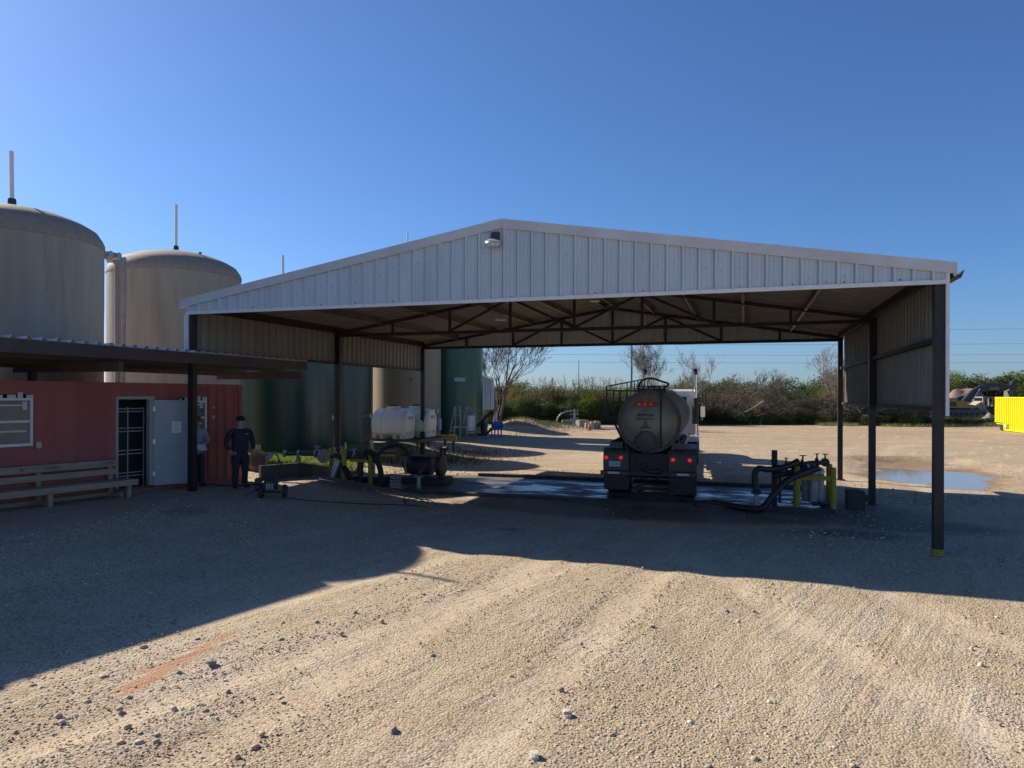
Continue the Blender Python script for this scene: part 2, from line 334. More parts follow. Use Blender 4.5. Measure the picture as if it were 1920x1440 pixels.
while len(pts) < 56000:                    # denser close to the camera
    Y = 3.5+24*rng.random()**1.7; X = rng.uniform(-.78, .78)*Y
    ra, rb = X*.53+Y*.848, X*.848-Y*.53
    cl = .7*noise.noise(V((X*.45, Y*.45, 9)))+.8*noise.noise(V((ra*.16, rb*1.5, 2)))
    if min(math.hypot(X-o_.x, Y-o_.y) for o_ in OSTR) < .17 and rng.random() < .9: continue
    if rng.random() > .42+1.3*cl: continue
    dx, dy = X-X0, Y-Y0; u, v = dx*CT-dy*ST, dx*ST+dy*CT
    if u < 1.4 and v < 1.2: continue
    if .6 < u < 15 and 4.2 < v < 9.1: continue
    if ((X-14.9)/3.6)**2+((Y-25.8)/4.4)**2 < 1: continue
    if (round(X/.13), round(Y/.13)) in TK and rng.random() < .75: continue
    if u > 1 and ((u-10.5)/7)**2+((v-3.2)/2)**2 < 1 and rng.random() < .8: continue
    s_ = .0030+.0065*rng.random()**3*(1+Y/8)
    if rng.random() < .018: s_ = rng.uniform(.008, .016)
    if rng.random() < .004: s_ = rng.uniform(.024, .04)
    pts.append((X, Y, ground_h(X, Y)+s_*.15)); szs.append(s_)
scatter('gravel', pts, szs, [st1, st2, st2, st3], 'loose gravel and small stones scattered over the yard', 'gravel', seed=3, flat=.85)
pts, szs = [], []
for (cx, cy, rx, ry, k, s0, s1) in ((13.2, 20.6, 3.2, 1.6, 900, .02, .06), (12.4, 24.2, .7, 3.4, 300, .02, .05), (8.3, 12.2, 1.2, 1., 190, .015, .045), (7.4, 14.3, 2, 1.6, 260, .015, .05), (-5.6, 11.2, 1.2, 2.2, 260, .01, .028), (-4.6, 7.3, 1.2, 1.6, 500, .008, .022), (-7.4, 14.5, .35, 3.2, 420, .01, .03), (18.5, 24, 3, 3.2, 380, .02, .05), (-3.2, 26, 1.2, 1.2, 140, .03, .08)):
    for _ in range(k):
        X, Y = rng.normal(cx, rx*.6), rng.normal(cy, ry*.6); s_ = rng.uniform(s0, s1)*rng.uniform(.5, 1)
        if ((X-14.9)/3.5)**2+((Y-25.8)/4.3)**2 < 1 and Y > 21: continue
        pts.append((X, Y, ground_h(X, Y)+s_*.2)); szs.append(s_)
scatter('gravel', pts, szs, [st1, st2, st3], 'heaps of coarser broken rock around posts and puddle', 'gravel', seed=7)
for i, (px, py, s_, lb, m_) in enumerate(((1063, 1336, .05, 'pale fist-sized stone lying alone in the sunlit foreground', st1), (737, 1367, .042, 'squarish grey stone left of the pale one near the bottom', st3), (1002, 1414, .044, 'pale stone at the very bottom of the picture', st1), (397, 1243, .06, 'dark flat stone beside the orange clay streak', st3), (1222, 1172, .035, 'small pale stone in the sunlit gravel right of centre', st1))):
    p = at(px, py, .03); z = ground_h(p.x, p.y)
    bm = bmesh.new(); bmesh.ops.create_icosphere(bm, subdivisions=2, radius=s_)
    for q in bm.verts:
        d = noise.noise(q.co*16+V((i*7, 0, 0))); q.co *= 1+.9*d; q.co.z = max(-s_*.5, min(s_*.55, q.co.z)); q.co.x = max(-s_*.8, min(s_*.75, q.co.x))
    me = bpy.data.meshes.new('stone'); bm.to_mesh(me); bm.free(); me.materials.append(m_)
    o = bpy.data.objects.new('stone', me); COL.objects.link(o); o.location = (p.x, p.y, z+s_*.45); tag(o, lb, 'stone')
# --- porch slab, containment pad, puddle
mb = MB(); P = [W(-4.5, -16), W(1.25, -16), W(1.45, -5), W(1.55, -2), W(1.35, -.2), W(.9, 1.2), W(-4.5, 1.6)]
for zz in (.02, .45): mb.v += [(p.x, p.y, zz) for p in P]
k = len(P); mb.f = [tuple(range(k, 2*k))]+[(i, (i+1) % k, k+(i+1) % k, k+i) for i in range(k)]; mb.m = [0]*len(mb.f)
tag(mb.build('pavement', mat('dusty_concrete', (.38, .33, .26), (.30, .26, .21), 2.5, .92, bump=.3, bscale=60, c3=(.24, .2, .16), s3=1.1, th3=.58)), kind='structure')
wetc = bpy.data.materials.new('wet_concrete'); wetc.use_nodes = True; n = wetc.node_tree.nodes; L = wetc.node_tree.links; b = n['Principled BSDF']; tc = n.new('ShaderNodeTexCoord')
mpw = n.new('ShaderNodeMapping'); mpw.inputs['Rotation'].default_value = (0, 0, .3); mpw.inputs['Scale'].default_value = (.5, .95, 1); L.new(tc.outputs['Object'], mpw.inputs[0])
wf = nz(1.1, 9, .62, mpw.outputs[0]); dry = ramp(wf, .44, .56, (0, 0, 0), (1, 1, 1))
L.new(mix(dry, (.028, .026, .025), (.13, .12, .105)), b.inputs['Base Color'])
r_ = n.new('ShaderNodeMapRange'); L.new(wf, r_.inputs[0]); r_.inputs[1].default_value = .42; r_.inputs[2].default_value = .56; r_.inputs[3].default_value = .13; r_.inputs[4].default_value = .72; L.new(r_.outputs[0], b.inputs['Roughness'])
bp = n.new('ShaderNodeBump'); bp.inputs['Strength'].default_value = .35; bp.inputs['Distance'].default_value = .01; L.new(nz(14, 6), bp.inputs['Height']); L.new(bp.outputs[0], b.inputs['Normal'])
kerb_m = mat('oily_kerb', (.09, .08, .07), (.05, .045, .04), 3, .75, bump=.3)
mb = MB(); root = thing('containment_pad', 'low wet concrete wash pad with raised edges under the tanker', 'concrete pad', W(0, 0, 0), -TH)
mb.box(1.2, 14.9, 4.7, 9.0, -.25, .035); mb.build('pad_floor', wetc, root)
MB().box(1.0, 15.0, 4.46, 4.7, -.2, .09).build('kerb', kerb_m, root, bevel=.015)
MB().box(4.2, 15.0, 9.0, 9.25, -.2, .13).build('kerb', kerb_m, root, bevel=.015)
MB().box(14.9, 15.05, 4.7, 9.0, -.2, .09).build('kerb', kerb_m, root, bevel=.015)
water = mat('puddle_water', (.26, .235, .20), rough=.04, bump=.03, bscale=9)
PZ = -.23
pq = [at(*p, PZ) for p in [(1632, 894), (1650, 884), (1628, 872), (1660, 862), (1700, 866), (1745, 869), (1762, 873), (1740, 877), (1700, 881), (1760, 884), (1820, 884), (1862, 897), (1845, 903), (1858, 912), (1830, 920), (1780, 917), (1745, 907), (1715, 908), (1680, 902)]]
pq = np.array([(p.x, p.y) for p in pq])
co = np.empty(len(gme.vertices)*3); gme.vertices.foreach_get('co', co); co = co.reshape(-1, 3)
sel = np.where((co[:, 0] > 8) & (co[:, 0] < 22) & (co[:, 1] > 18) & (co[:, 1] < 34))[0]
for i in sel:
    x, y = co[i, 0], co[i, 1]; ins = False; dm = 9e9
    for a, b_ in zip(pq, np.roll(pq, -1, 0)):
        if (a[1] > y) != (b_[1] > y) and x < (b_[0]-a[0])*(y-a[1])/(b_[1]-a[1])+a[0]: ins = not ins
        d = b_-a; t = max(0, min(1, ((x-a[0])*d[0]+(y-a[1])*d[1])/(d@d))); dm = min(dm, math.hypot(x-a[0]-t*d[0], y-a[1]-t*d[1]))
    sd = (-dm if ins else dm)+.3*noise.noise(V((x*1.4, y*1.4, 2)))+.14*noise.noise(V((x*4, y*4, 8)))
    mudv[i] = 1-sm((sd-.05)/(.9+.8*noise.noise(V((x, y, 5)))))
    wgt = 1-sm((sd-.5)/1.6)
    co[i, 2] = co[i, 2]*(1-wgt)+wgt*(PZ+max(-.05, min(.07, sd*.09)))
gme.vertices.foreach_set('co', co.ravel()); gme.attributes['mud'].data.foreach_set('value', mudv); gme.update()
mb = MB(); mb.add([(15.2+4.6*cos(t*pi/12)+.6*cos(t*pi/4), 25.6+5.2*sin(t*pi/12), PZ) for t in range(24)], [tuple(range(24))])
tag(mb.build('puddle', water), kind='structure')
# ---------------------------------------------------------------- canopy
CW, CD, H, ZE, ZR = 16.37, 13.19, 4.83, 5.02, 6.37
def zroof(u): return ZE+(ZR-ZE)*(1-abs(u-CW/2)/(CW/2))
def rib_profile(length, per=.305, off=0.):
    pr = [(0, 0)]; a = off+.03
    while a < length-.05:
        for ds, d in ((-.022, 0), (-.016, -.022), (-.004, -.022), (.0, .0), (.010, .045), (.055, .045), (.075, 0), (.142, 0), (.15, .010), (.165, .010), (.173, 0), (.222, 0), (.23, .010), (.245, .010), (.253, 0)):
            if 0 < a+ds < length: pr.append((a+ds, d))
        a += per
    return pr+[(length, 0)]
can = thing('metal_canopy', 'large white gabled sheet-metal truck canopy on dark steel posts', 'canopy', (X0, Y0, 0), -TH)
def gable(y, N, label):
    mb = MB(); rp = rib_profile(CW/2)
    full = [(s, d) for s, d in rp]+[(CW/2+s, d) for s, d in rp[1:]]
    mb.sheet(full, lambda s: V((s, y, H+.02)), lambda s: V((s, y, zroof(s)+.03)), (0, N, 0))
    rnd = random.Random(3); k = 0
    for i in range(1, 53):                      # panel screws
        if rnd.random() < .3: continue
        s = i*.305+.12+rnd.uniform(-.03, .03)
        for dz in ((.42,) if i % 2 else (.36, .95) if i % 3 else (.3,)):
            z = zroof(s)-dz+rnd.uniform(-.03, .03)
            if s < CW-.1 and z > H+.08: mb.box(s-.008, s+.008, y+N*.001, y+N*.010, z-.008, z+.008, 1)
        if i % 3 == 0 and s < CW-.1: mb.box(s-.011, s+.011, y+N*.001, y+N*.012, H+.07, H+.09, 1)
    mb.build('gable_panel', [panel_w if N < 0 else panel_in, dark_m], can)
gable(-.10, -1, ''); gable(CD+.05, -1, '')
# rake trims: L-shaped strips following the slope
for y0 in (-.165, CD+.06):
    for sgn in (0, 1):
        mb = MB(); a0, a1 = (-.16, CW/2) if sgn == 0 else (CW/2, CW+.16)
        za, zb = zroof(a0), zroof(a1)
        mb.prism([(a0, za-.03), (a1, zb-.03), (a1, zb+.17), (a0, za+.17)], (0, y0, 0), (1, 0, 0), (0, 0, 1), (0, 1, 0), .055)
        mb.box(a0+.02, a1-.02, y0-.003, y0+.003, -1, -.99) if False else None
        mb.build('rake_trim', trim_m, can)
mb = MB(); mb.box(.0, CW, -.14, -.085, H-.03, H+.045); mb.build('bottom_trim', white_p, can)
MB().box(-.06, .05, -.13, .0, 3.80, H-.04).build('corner_trim', white_p, can); MB().box(CW+.0, CW+.055, -.13, -.02, 2.5, ZE-.0).build('corner_trim', white_p, can)
# roof sheets with ribs running down the slope
for s0, s1 in ((CW/2, -.14), (CW/2, CW+.14)):
    mb = MB(); pr = rib_profile(CD+.22)
    mb.sheet([(a, d) for a, d in pr], lambda s: V((s0, s-.11, zroof(s0)+.05)), lambda s: V((s1, s-.11, zroof(s1)+.05)), (0, 0, 1))
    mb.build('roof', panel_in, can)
# side panels
for x, z0, N, m_ in ((-.0, 3.90, -1, panel_in), (CW, 2.60, 1, panel_in)):
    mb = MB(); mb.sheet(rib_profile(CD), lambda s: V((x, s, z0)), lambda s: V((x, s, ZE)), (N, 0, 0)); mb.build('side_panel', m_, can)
    d = -.06*N
    MB().box(min(x+d*.2, x+d*1.6), max(x+d*.2, x+d*1.6), .0, CD, z0-.03, z0+.045).build('girt', steel_r, can)
    if z0 < 3:
        MB().box(x-.14, x-.02, .09, CD, 3.80, 3.89).build('girt', steel_r, can)
# gutter
mb = MB(); mb.prism([(0, 0), (.03, -.1), (.15, -.1), (.2, .03), (.18, .03), (.13, -.08), (.05, -.08), (.02, 0)], (CW+.08, -.13, ZE-.02), (1, 0, 0), (0, 0, 1), (0, 1, 0), CD+.3); mb.build('gutter', dark_m, can)
# posts
POSTS = {}
for i, (u, v) in enumerate(((0.09, .0), (.12, CD/2), (.12, CD), (CW-.09, .0), (CW-.12, CD/2), (CW-.12, CD))):
    zb = ground_h(*W(u, v)[:2])-.15 if u > 1 or v > 1 else .44
    top = ZE+.0 if v != CD/2 else H+.1
    mb = MB(); mb.box(u-.08, u+.08, v-.08, v+.08, zb, top)
    p = mb.build('post', post_m, can, bevel=.008)
    if u > 1 and v == 0:
        tag(p, 'front right post with a yellow band at its foot')
        MB().box(u-.086, u+.086, v-.086, v+.086, .04, .155).build('band', yellow_m, p)
    elif v > 0: MB().box(u-.15, u+.15, v-.15, v+.15, zb, zb+.165).build('base_plate', dark_m, p)
# trusses
def truss(y, name='truss'):
    n8 = 8; dx = (CW-.24)/n8; xs = [.12+i*dx for i in range(n8+1)]
    top = lambda u: H+.06+(ZR-ZE)*(1-abs(u-CW/2)/(CW/2))*.98
    r = MB()
    r.bar((xs[0], y, H), (xs[8], y, H), .10, .10); t = r.build('truss', steel_r, can)
    for a, b_ in ((0, 4), (4, 8)):
        MB().bar((xs[a], y, top(xs[a])), (xs[b_], y, top(xs[b_])), .10, .10).build('top_chord', steel_r, t)
    for i in range(1, 8): MB().bar((xs[i], y, H+.05), (xs[i], y, top(xs[i])-.05), .075, .075).build('vertical', steel_r, t)
    for i, j, up in ((2, 3, 0), (3, 4, 1), (4, 5, 0), (5, 6, 1)):
        z0, z1 = (H+.05, top(xs[j])-.05) if not up else (top(xs[i])-.05, H+.05)
        MB().bar((xs[i], y, z0), (xs[j], y, z1), .075, .075).build('diagonal', steel_r, t)
truss(CD/2); truss(CD-.12)
# purlins: C channels along the building
for u in (.16, 1.75, 3.35, 4.95, 6.55, 7.95, CW-7.95, CW-6.55, CW-4.95, CW-3.35, CW-1.75, CW-.16):
    z = zroof(u)+.04; sl = (ZR-ZE)/(CW/2)*(1 if u < CW/2 else -1); s = 1 if u < CW/2 else -1
    ex, ez = V((1, 0, sl)).normalized(), V((-sl, 0, 1)).normalized()
    mb = MB(); mb.prism([(-.03, 0), (.04, 0), (.04, -.012), (-.022, -.012), (-.022, -.19), (.04, -.19), (.04, -.2), (-.03, -.2)], (u, -.05, z), ex, ez, (0, 1, 0), CD+.05)
    mb.build('purlin', purlin_m if .2 < u < CW-.2 else steel_r, can)
for i in range(2):                              # slim brace rods seen under the roof
    pass
# flood light under the gable peak and two lights inside
r = thing('wall_light', 'caged white flood light fixed to the gable just left of its peak', 'light', W(CW/2-.13, -.17, 6.02), -TH)
MB().box(-.09, .09, -.02, .04, .0, .24).build('bracket', dark_m, r)
MB().lathe([(.05, .0), (.12, -.02), (.16, -.06), (.17, -.10)], (0, -.14, .06)).build('housing', trim_m, r, smooth=True)
mb = MB(); mb.lathe([(.16, -.04), (.155, -.09), (.11, -.14), (.0, -.155)], (0, -.14, .06)); mb.build('lens', white_p, r, smooth=True)
for k in range(8): a = k*pi/4; MB().tube([(.17*cos(a), -.14+.17*sin(a), -.02), (.17*cos(a), -.14+.17*sin(a), -.07), (.1*cos(a), -.14+.1*sin(a), -.11)], .006, 4).build('cage_bar', galv_m, r)
for (px, py, v, lb) in ((937, 603, 9.3, 'small round light under the canopy roof left of centre'), (1115, 569, 9.3, 'small round light under the canopy roof near the ridge')):
    d = at(px, 2000, 0); X = None
    # point on the roof underside at local depth v
    best = None
    for k in range(400):
        u = k*CW/400; p = W(u, v, zroof(u)-.2); sx = 960+FPX*p.x/p.y
        if best is None or abs(sx-px) < best[0]: best = (abs(sx-px), u)
    u = best[1]; r = thing('ceiling_light', lb, 'light', W(u, v, zroof(u)), -TH, 'lights under the canopy roof')
    MB().tube([(0, 0, .03), (0, 0, -.25)], .012, 6).build('stem', galv_m, r)
    MB().lathe([(.03, -.24), (.14, -.27), (.19, -.34), (.18, -.35), (0, -.33)]).build('lamp_shade', white_p, r, smooth=True)
# ---------------------------------------------------------------- porch roof in front of the container
po = thing('porch_roof', 'low brown porch roof with ribbed sheet edge over the red container', 'porch roof', (X0, Y0, 0), -TH)
mb = MB(); pr = []; a = 0
while a < 19: pr += [(a, 0), (a+.035, .065), (a+.10, .065), (a+.135, 0)]; a += .305
mb.sheet(pr, lambda s: V((.29, 4.55-s, 3.86)), lambda s: V((-3.1, 4.55-s, 3.70)), (0, 0, 1)); mb.build('roof_sheet', mat('porch_sheet', (.6, .6, .58), (.5, .48, .45), 3, .4), po)
brown = mat('brown_steel', (.085, .066, .06), (.06, .048, .045), 3, .6, c3=(.09, .06, .045), s3=2, th3=.65)
MB().box(.19, .25, -14.6, 4.6, 3.60, 3.85).build('fascia', brown, po)
MB().box(-.62, -.52, -14.6, 4.6, 3.55, 3.80).build('purlin', brown, po); MB().box(-2.1, -2.0, -14.6, 4.6, 3.5, 3.73).build('purlin', brown, po); MB().box(-3.05, -2.95, -14.6, 4.6, 3.45, 3.68).build('purlin', brown, po)
for v in (-8.9, -2.2, 4.45): MB().box(-2.95, .18, v-.06, v+.06, 3.33, 3.548).build('beam', brown, po)
for v in (-8.9, -2.2): MB().box(-2.5, -2.35, v-.06, v+.06, 3.12, 3.33).build('post', brown, po)
# ---------------------------------------------------------------- red container office
ca = V((-.505, -.863, 0)).normalized(); CA = math.atan2(ca.y, ca.x)   # local x runs from right end to the left, y into the container
oc = thing('container_office', 'faded red shipping container office with an open grey door and white windows', 'container', (-7.55, 19.87, .43), CA)
# with this rotation local +y points to the right of the x direction's left: check inward normal
LY = V((-sin(CA), cos(CA), 0)); INW = V((-.863, .505, 0)); SG = 1 if LY.dot(INW) > 0 else -1
L_, Wd, Hc = 12.5, 1.8, 2.69
def tpx(px):                                   # distance from the right end at photo column px
    k = (px-960)/FPX; O = V((-7.55, 19.87)); return (O.x-k*O.y)/(k*ca.y-ca.x)
def CP(t, w_, z): return V((t, w_*SG, z))
tw1, twd0, twd1, tw2a, tw2b = tpx(60), tpx(216), tpx(287), tpx(386), tpx(334)
def cprof(a, b_, per=.28, dep=.055):
    pr = [(a, 0)]; s = a
    while s < b_:
        for ds, d in ((.0, 0), (.07, 0), (.105, dep), (.175, dep), (.21, 0)):
            if a < s+ds < b_: pr.append((s+ds, d))
        s += per
    return pr+[(b_, 0)]
def gprof(a, b_, per=.102):
    pr = [(a, 0)]; s = a+per
    while s < b_-.02: pr += [(s-.005, 0), (s-.002, .004), (s+.002, .004), (s+.005, 0)]; s += per
    return pr+[(b_, 0)]
mb = MB()
def wallpart(pr, z0, z1): mb.sheet(pr, lambda s: CP(s, 0, z0), lambda s: CP(s, 0, z1), (0, SG, 0))
wallpart(cprof(.12, tw2a-.02), .12, Hc-.1); wallpart(gprof(tw2a-.02, tw2b), .12, 1.32); wallpart(gprof(tw2a-.02, tw2b), 2.33, Hc-.1)
wallpart(gprof(tw2b, twd1), .12, Hc-.1); wallpart(gprof(twd1, twd0), 2.36, Hc-.1); wallpart(gprof(twd0, tw1), .12, Hc-.1)
wallpart(gprof(tw1, tw1+1.2), .12, 1.29); wallpart(gprof(tw1, tw1+1.2), 2.40, Hc-.1); wallpart(gprof(tw1+1.2, L_-.1), .12, Hc-.1)
mb.sheet(cprof(.1, Wd-.1), lambda s: CP(.03, s, .12), lambda s: CP(.03, s, Hc-.1), (1, 0, 0))
mb.sheet(cprof(.1, L_-.1), lambda s: CP(s, Wd, .12), lambda s: CP(s, Wd, Hc-.1), (0, -SG, 0))
mb.sheet(cprof(.1, Wd-.1), lambda s: CP(L_-.03, s, .12), lambda s: CP(L_-.03, s, Hc-.1), (-1, 0, 0))
mb.build('wall', red_wall, oc)
mb = MB()
def cbox(mb, t0, t1, w0, w1, z0, z1, m=0): return mb.box(t0, t1, min(w0*SG, w1*SG), max(w0*SG, w1*SG), z0, z1, m)
for z0, z1 in ((0, .12), (Hc-.1, Hc)):
    for w0, w1 in ((-.02, .1), (Wd-.1, Wd+.02)): cbox(mb, .1, L_-.1, w0, w1, z0, z1)
    for t0, t1 in ((0, .1), (L_-.1, L_)): cbox(mb, t0, t1, .1, Wd-.1, z0, z1)
for t0, t1 in ((-.01, .11), (L_-.11, L_+.01)):
    for w0, w1 in ((-.03, .11), (Wd-.11, Wd+.03)): cbox(mb, t0, t1, w0, w1, .0, Hc)
mb.build('frame', red_wall, oc, bevel=.006)
mb = MB(); cbox(mb, .1, L_-.1, .1, Wd-.1, Hc-.05, Hc-.03); mb.build('roof', red_wall, oc)
mb = MB(); cbox(mb, .1, L_-.1, .1, Wd-.1, .10, .16); mb.build('floor', mat('office_floor', (.12, .10, .08), rough=.8), oc)
for t in (-.02, .0):
    pass
for w_ in (-.04, Wd-.13):
    for z in (Hc-.13, .0): cbox(MB(), -.02, .16, w_, w_+.17, z, z+.13).build('corner_casting', red_wall, oc, bevel=.01)
def window(t0, t1, z0, z1, dark=False):
    mb = MB()
    cbox(mb, t0, t0+.05, -.045, .06, z0, z1); cbox(mb, t1-.05, t1, -.045, .06, z0, z1); cbox(mb, t0+.05, t1-.05, -.045, .06, z1-.05, z1); cbox(mb, t0+.05, t1-.05, -.045, .06, z0, z0+.06)
    wdw = mb.build('window', white_p, oc)
    mb = MB(); zm = z0+(z1-z0)*.52
    cbox(mb, t0+.05, t1-.05, -.03, .03, zm-.03, zm+.02); mb.build('sash', white_p, wdw)
    mb = MB(); cbox(mb, t0+.05, t1-.05, .0, .012, z0+.06, z1-.05); mb.build('pane', mat('window_pane', (.10, .12, .12), (.18, .2, .19), 1.5, .12), wdw)
    mb = MB(); cbox(mb, t0+.12, t1-.1, -.012, -.002, z0+.3, z0+.34); mb.build('blind', trim_m, wdw); mb = MB(); cbox(mb, t0+.12, t1-.1, -.012, -.002, zm+.32, zm+.355); mb.build('blind', trim_m, wdw); mb = MB(); cbox(mb, t0+.1, t0+.2, -.02, -.013, zm+.24, zm+.42); mb.build('sticker', trim_m, wdw)
    mb = MB(); rr_ = random.Random(int(t0*9)); q = t0
    while q < t1: 
        ww = rr_.uniform(.06, .2); cbox(MB(), q, min(t1, q+ww), -.05, -.046, z1, z1+rr_.uniform(.06, .13)).build('torn_flashing', trim_m, wdw); q += ww+rr_.uniform(.02, .08)
window(tw1, tw1+1.2, 1.30, 2.32); window(tw2a, tw2b, 1.33, 2.25)
mb = MB()
cbox(mb, twd1, twd1+.13, -.06, .07, .18, 2.36); cbox(mb, twd0-.05, twd0, -.05, .07, .18, 2.36); cbox(mb, twd1+.13, twd0-.05, -.05, .07, 2.29, 2.36)
df = mb.build('door_frame', mat('door_frame_paint', (.42, .42, .38), (.36, .35, .31), 3, .5), oc)
# things just inside: wire shelving seen through the doorway
sh = thing('wire_shelf', 'grey wire shelving just inside the container doorway', 'shelf', (-7.55, 19.87, .43), CA)
for z in (.42, .5, .95, 1.04, 1.5, 1.58, 1.98, 2.05): cbox(MB(), twd1+.13, twd0+.1, .20, .215, z, z+.022).build('shelf', galv_m, sh)
for t in (twd1+.12, (twd0+twd1)/2+.05, twd0+.25):
    mb = MB(); cbox(mb, t, t+.025, .17, .195, .16, 2.1); mb.build('upright', galv_m, sh)
mb = MB(); cbox(mb, .2, L_-.2, .9, .93, .17, Hc-.12); mb.build('shade_backing', mat('doorway_shade', (.05, .055, .06), rough=.8), oc)  # dark sheet added behind the doorway to stand in for interior shade
# door leaf, opened back against the wall
hp = V((twd1+.02, -.07*SG, .17)); aop = R(24)
ddir = V((-cos(aop), -sin(aop)*SG, 0)); dn = V((0, 0, 1)).cross(ddir)
Td = MX.Translation(hp) @ MX((ddir, dn, V((0, 0, 1)))).transposed().to_4x4()
d_ = MB().box(0, .93, -.022, .022, 0, 2.10, T=Td).build('door', grey_door, oc, bevel=.003)
S2 = -1 if (Td.to_3x3() @ V((0, 1, 0))).y*SG > 0 else 1   # side that faces the yard
fs = -1 if (dn.y*SG) > 0 else 1
mb = MB(); mb.lathe([(.03, 0), (.03, .01), (.014, .012), (.014, .035), (.03, .045), (.033, .06), (.022, .075), (0, .078)], (0, 0, 0), 'y' , 16)
mb.v = [tuple(Td @ V((.86+x, fs*(.022+y), 1.0+z))) for x, y, z in mb.v]; mb.build('handle', steel_m, d_, smooth=True)
mb = MB(); mb.box(.40, .62, fs*.024-.001, fs*.024+.001, 1.28, 1.56, T=Td); mb.build('notice', white_p, d_)
mb = MB()
for k in range(9): mb.box(.425, .425+.16*(1 if k % 3 else .7), fs*.0262-.0005, fs*.0262+.0005, 1.51-k*.022, 1.516-k*.022, T=Td)
mb.build('lettering', mat('print_grey', (.25, .25, .27)), d_)
mb = MB()
for z in (.22, 1.02, 1.82): mb.box(-.03, .03, fs*.03-.006, fs*.03+.006, z, z+.12, T=Td)
mb.build('hinge', steel_m, d_)
tb = tpx(67); mb = MB(); cbox(mb, tb-.09, tb+.02, -.07, -.012, 1.24, 1.38); mb.build('outlet_box', galv_m, oc, bevel=.006)
for z, hh_ in ((2.0, .13), (1.72, .16)): 
    ts = tpx(397); mb = MB(); cbox(mb, ts-.1, ts, -.006, -.001, z, z+hh_); mb.build('placard', mat('placard_red', (.30, .09, .06)), oc)
    mb = MB(); cbox(mb, ts-.085, ts-.06, -.009, -.006, z+.03, z+hh_-.03); cbox(mb, ts-.05, ts-.02, -.009, -.006, z+.03, z+hh_-.03); mb.build('lettering', mat('placard_print', (.55, .45, .38)), oc)
# ---------------------------------------------------------------- bench
be = thing('bench', 'long slatted wooden bench with stencilled backrest against the red container', 'bench', (-7.55, 19.87, .45), CA)
b0, b1 = tpx(222)+.15, tpx(0)+1.6
for z0, z1, w0 in ((.72, .87, -.20), (.53, .66, -.18)):
    mb = MB(); cbox(mb, b0, b1, w0-.03, w0, z0, z1); mb.build('backrest', wood_m, be, bevel=.004)
mb = MB(); cbox(mb, b0-.22, b1, -.66, -.24, .385, .42); cbox(mb, b0-.22, b1, -.70, -.66, .29, .42); mb.build('seat', wood_m, be, bevel=.004)
t = b0+.08
while t < b1:
    mb = MB(); cbox(mb, t, t+.09, -.17, -.10, 0, .86); mb.build('leg', wood_m, be)
    mb = MB(); cbox(mb, t-.16 if t < b0+.1 else t, t+.09-.16*(t < b0+.1), -.65, -.57, 0, .38); mb.build('leg', wood_m, be)
    mb = MB(); cbox(mb, t+.02, t+.06, -.60, -.14, .03, .12); mb.build('brace', wood_m, be); t += 1.55
mb = MB(); cbox(mb, b0, b1, -.13, -.09, .03, .12); mb.build('brace', wood_m, be)
stencil = mat('stencil_ink', (.07, .06, .05), rough=.8)
for px, s_ in ((183, 'LOADED.'), (78, 'COURSES.'), (22, 'BY')):
    t = tpx(px)-.1
    text_mesh('lettering', s_, .085, stencil, be, frame((t, (-.2322)*SG, .795), (-1, 0, 0), (0, 0, 1)))
# ---------------------------------------------------------------- storage tanks
tan_t = mat('tan_fibreglass', (.36, .315, .235), (.29, .255, .195), 1.6, .55, stretch=(1.3, 1.3, .16), c3=(.25, .215, .165), s3=.9, th3=.6, bump=.1, bscale=5)
dome_t = mat('weathered_dome', (.33, .27, .21), (.25, .20, .16), 6, .8, bump=.3, bscale=30)
tan_y = mat('ochre_fibreglass', (.26, .20, .11), (.21, .16, .09), 2.2, .45, stretch=(.15, .15, 14), bump=.15, bscale=5)
grn_t = mat('green_fibreglass', (.009, .05, .034), (.007, .038, .027), 2.2, .3, stretch=(1, 1, .1), c3=(.012, .06, .048), s3=.7, th3=.6)
grn_2 = mat('emerald_fibreglass', (.008, .07, .034), (.006, .055, .028), 2.2, .3, stretch=(1, 1, .1), c3=(.022, .10, .065), s3=.6, th3=.62)
def tank(x, y, r, zt, m_, md, label, pole=None, seed=0):
    zb = ground_h(x, y)-.1; dome = .78*r/2.36
    t = thing('storage_tank', label, 'storage tank', (x, y, zb), seed*.9, 'fibreglass storage tanks beside the canopy')
    zs = zt-dome-zb
    rr_ = random.Random(seed); prof = [(r, 0)]; z = 0
    while z < zs-.5: z += .45; prof.append((r+rr_.uniform(-.003, .003), z))
    prof.append((r, zs-.25)); MB().lathe(prof, n=96).build('shell', m_, t, smooth=True)
    pr = [(r, zs-.25), (r+.02, zs-.24), (r+.02, zs-.12), (r-.03, zs), (r*.93, zs+dome*.26), (r*.80, zs+dome*.5), (r*.6, zs+dome*.74), (r*.35, zs+dome*.92), (r*.12, zs+dome), (0, zs+dome)]
    MB().lathe(pr, n=96).build('dome', md, t, smooth=True)
    mb = MB(); mb.bar((0, 0, zs+dome), (r*.93, 0, zs+dome*.28), .12, .05); mb.build('dome_seam', md, t)
    if pole:
        zp = zs+dome
        mb = MB(); mb.lathe([(.16, -.05), (.16, .06), (.1, .07), (.1, .2), (.09, .25)], (0, 0, zp), n=16); mb.build('flange', dark_m, t, smooth=True)
        mb = MB(); mb.tube([(0, 0, zp+.2), (pole[1], pole[2], zp+pole[0])], .052, 12); mb.build('vent_pole', white_m, t, smooth=True)
    return t, zs, zb
def V2(px, Y): return ((px-960)/FPX*Y, Y)
T1 = tank(-13.23, 18.81, 2.125, 7.75, tan_t, dome_t, 'big weathered tan tank nearest the camera at the left edge', (1.5, -.02, 0), 1)
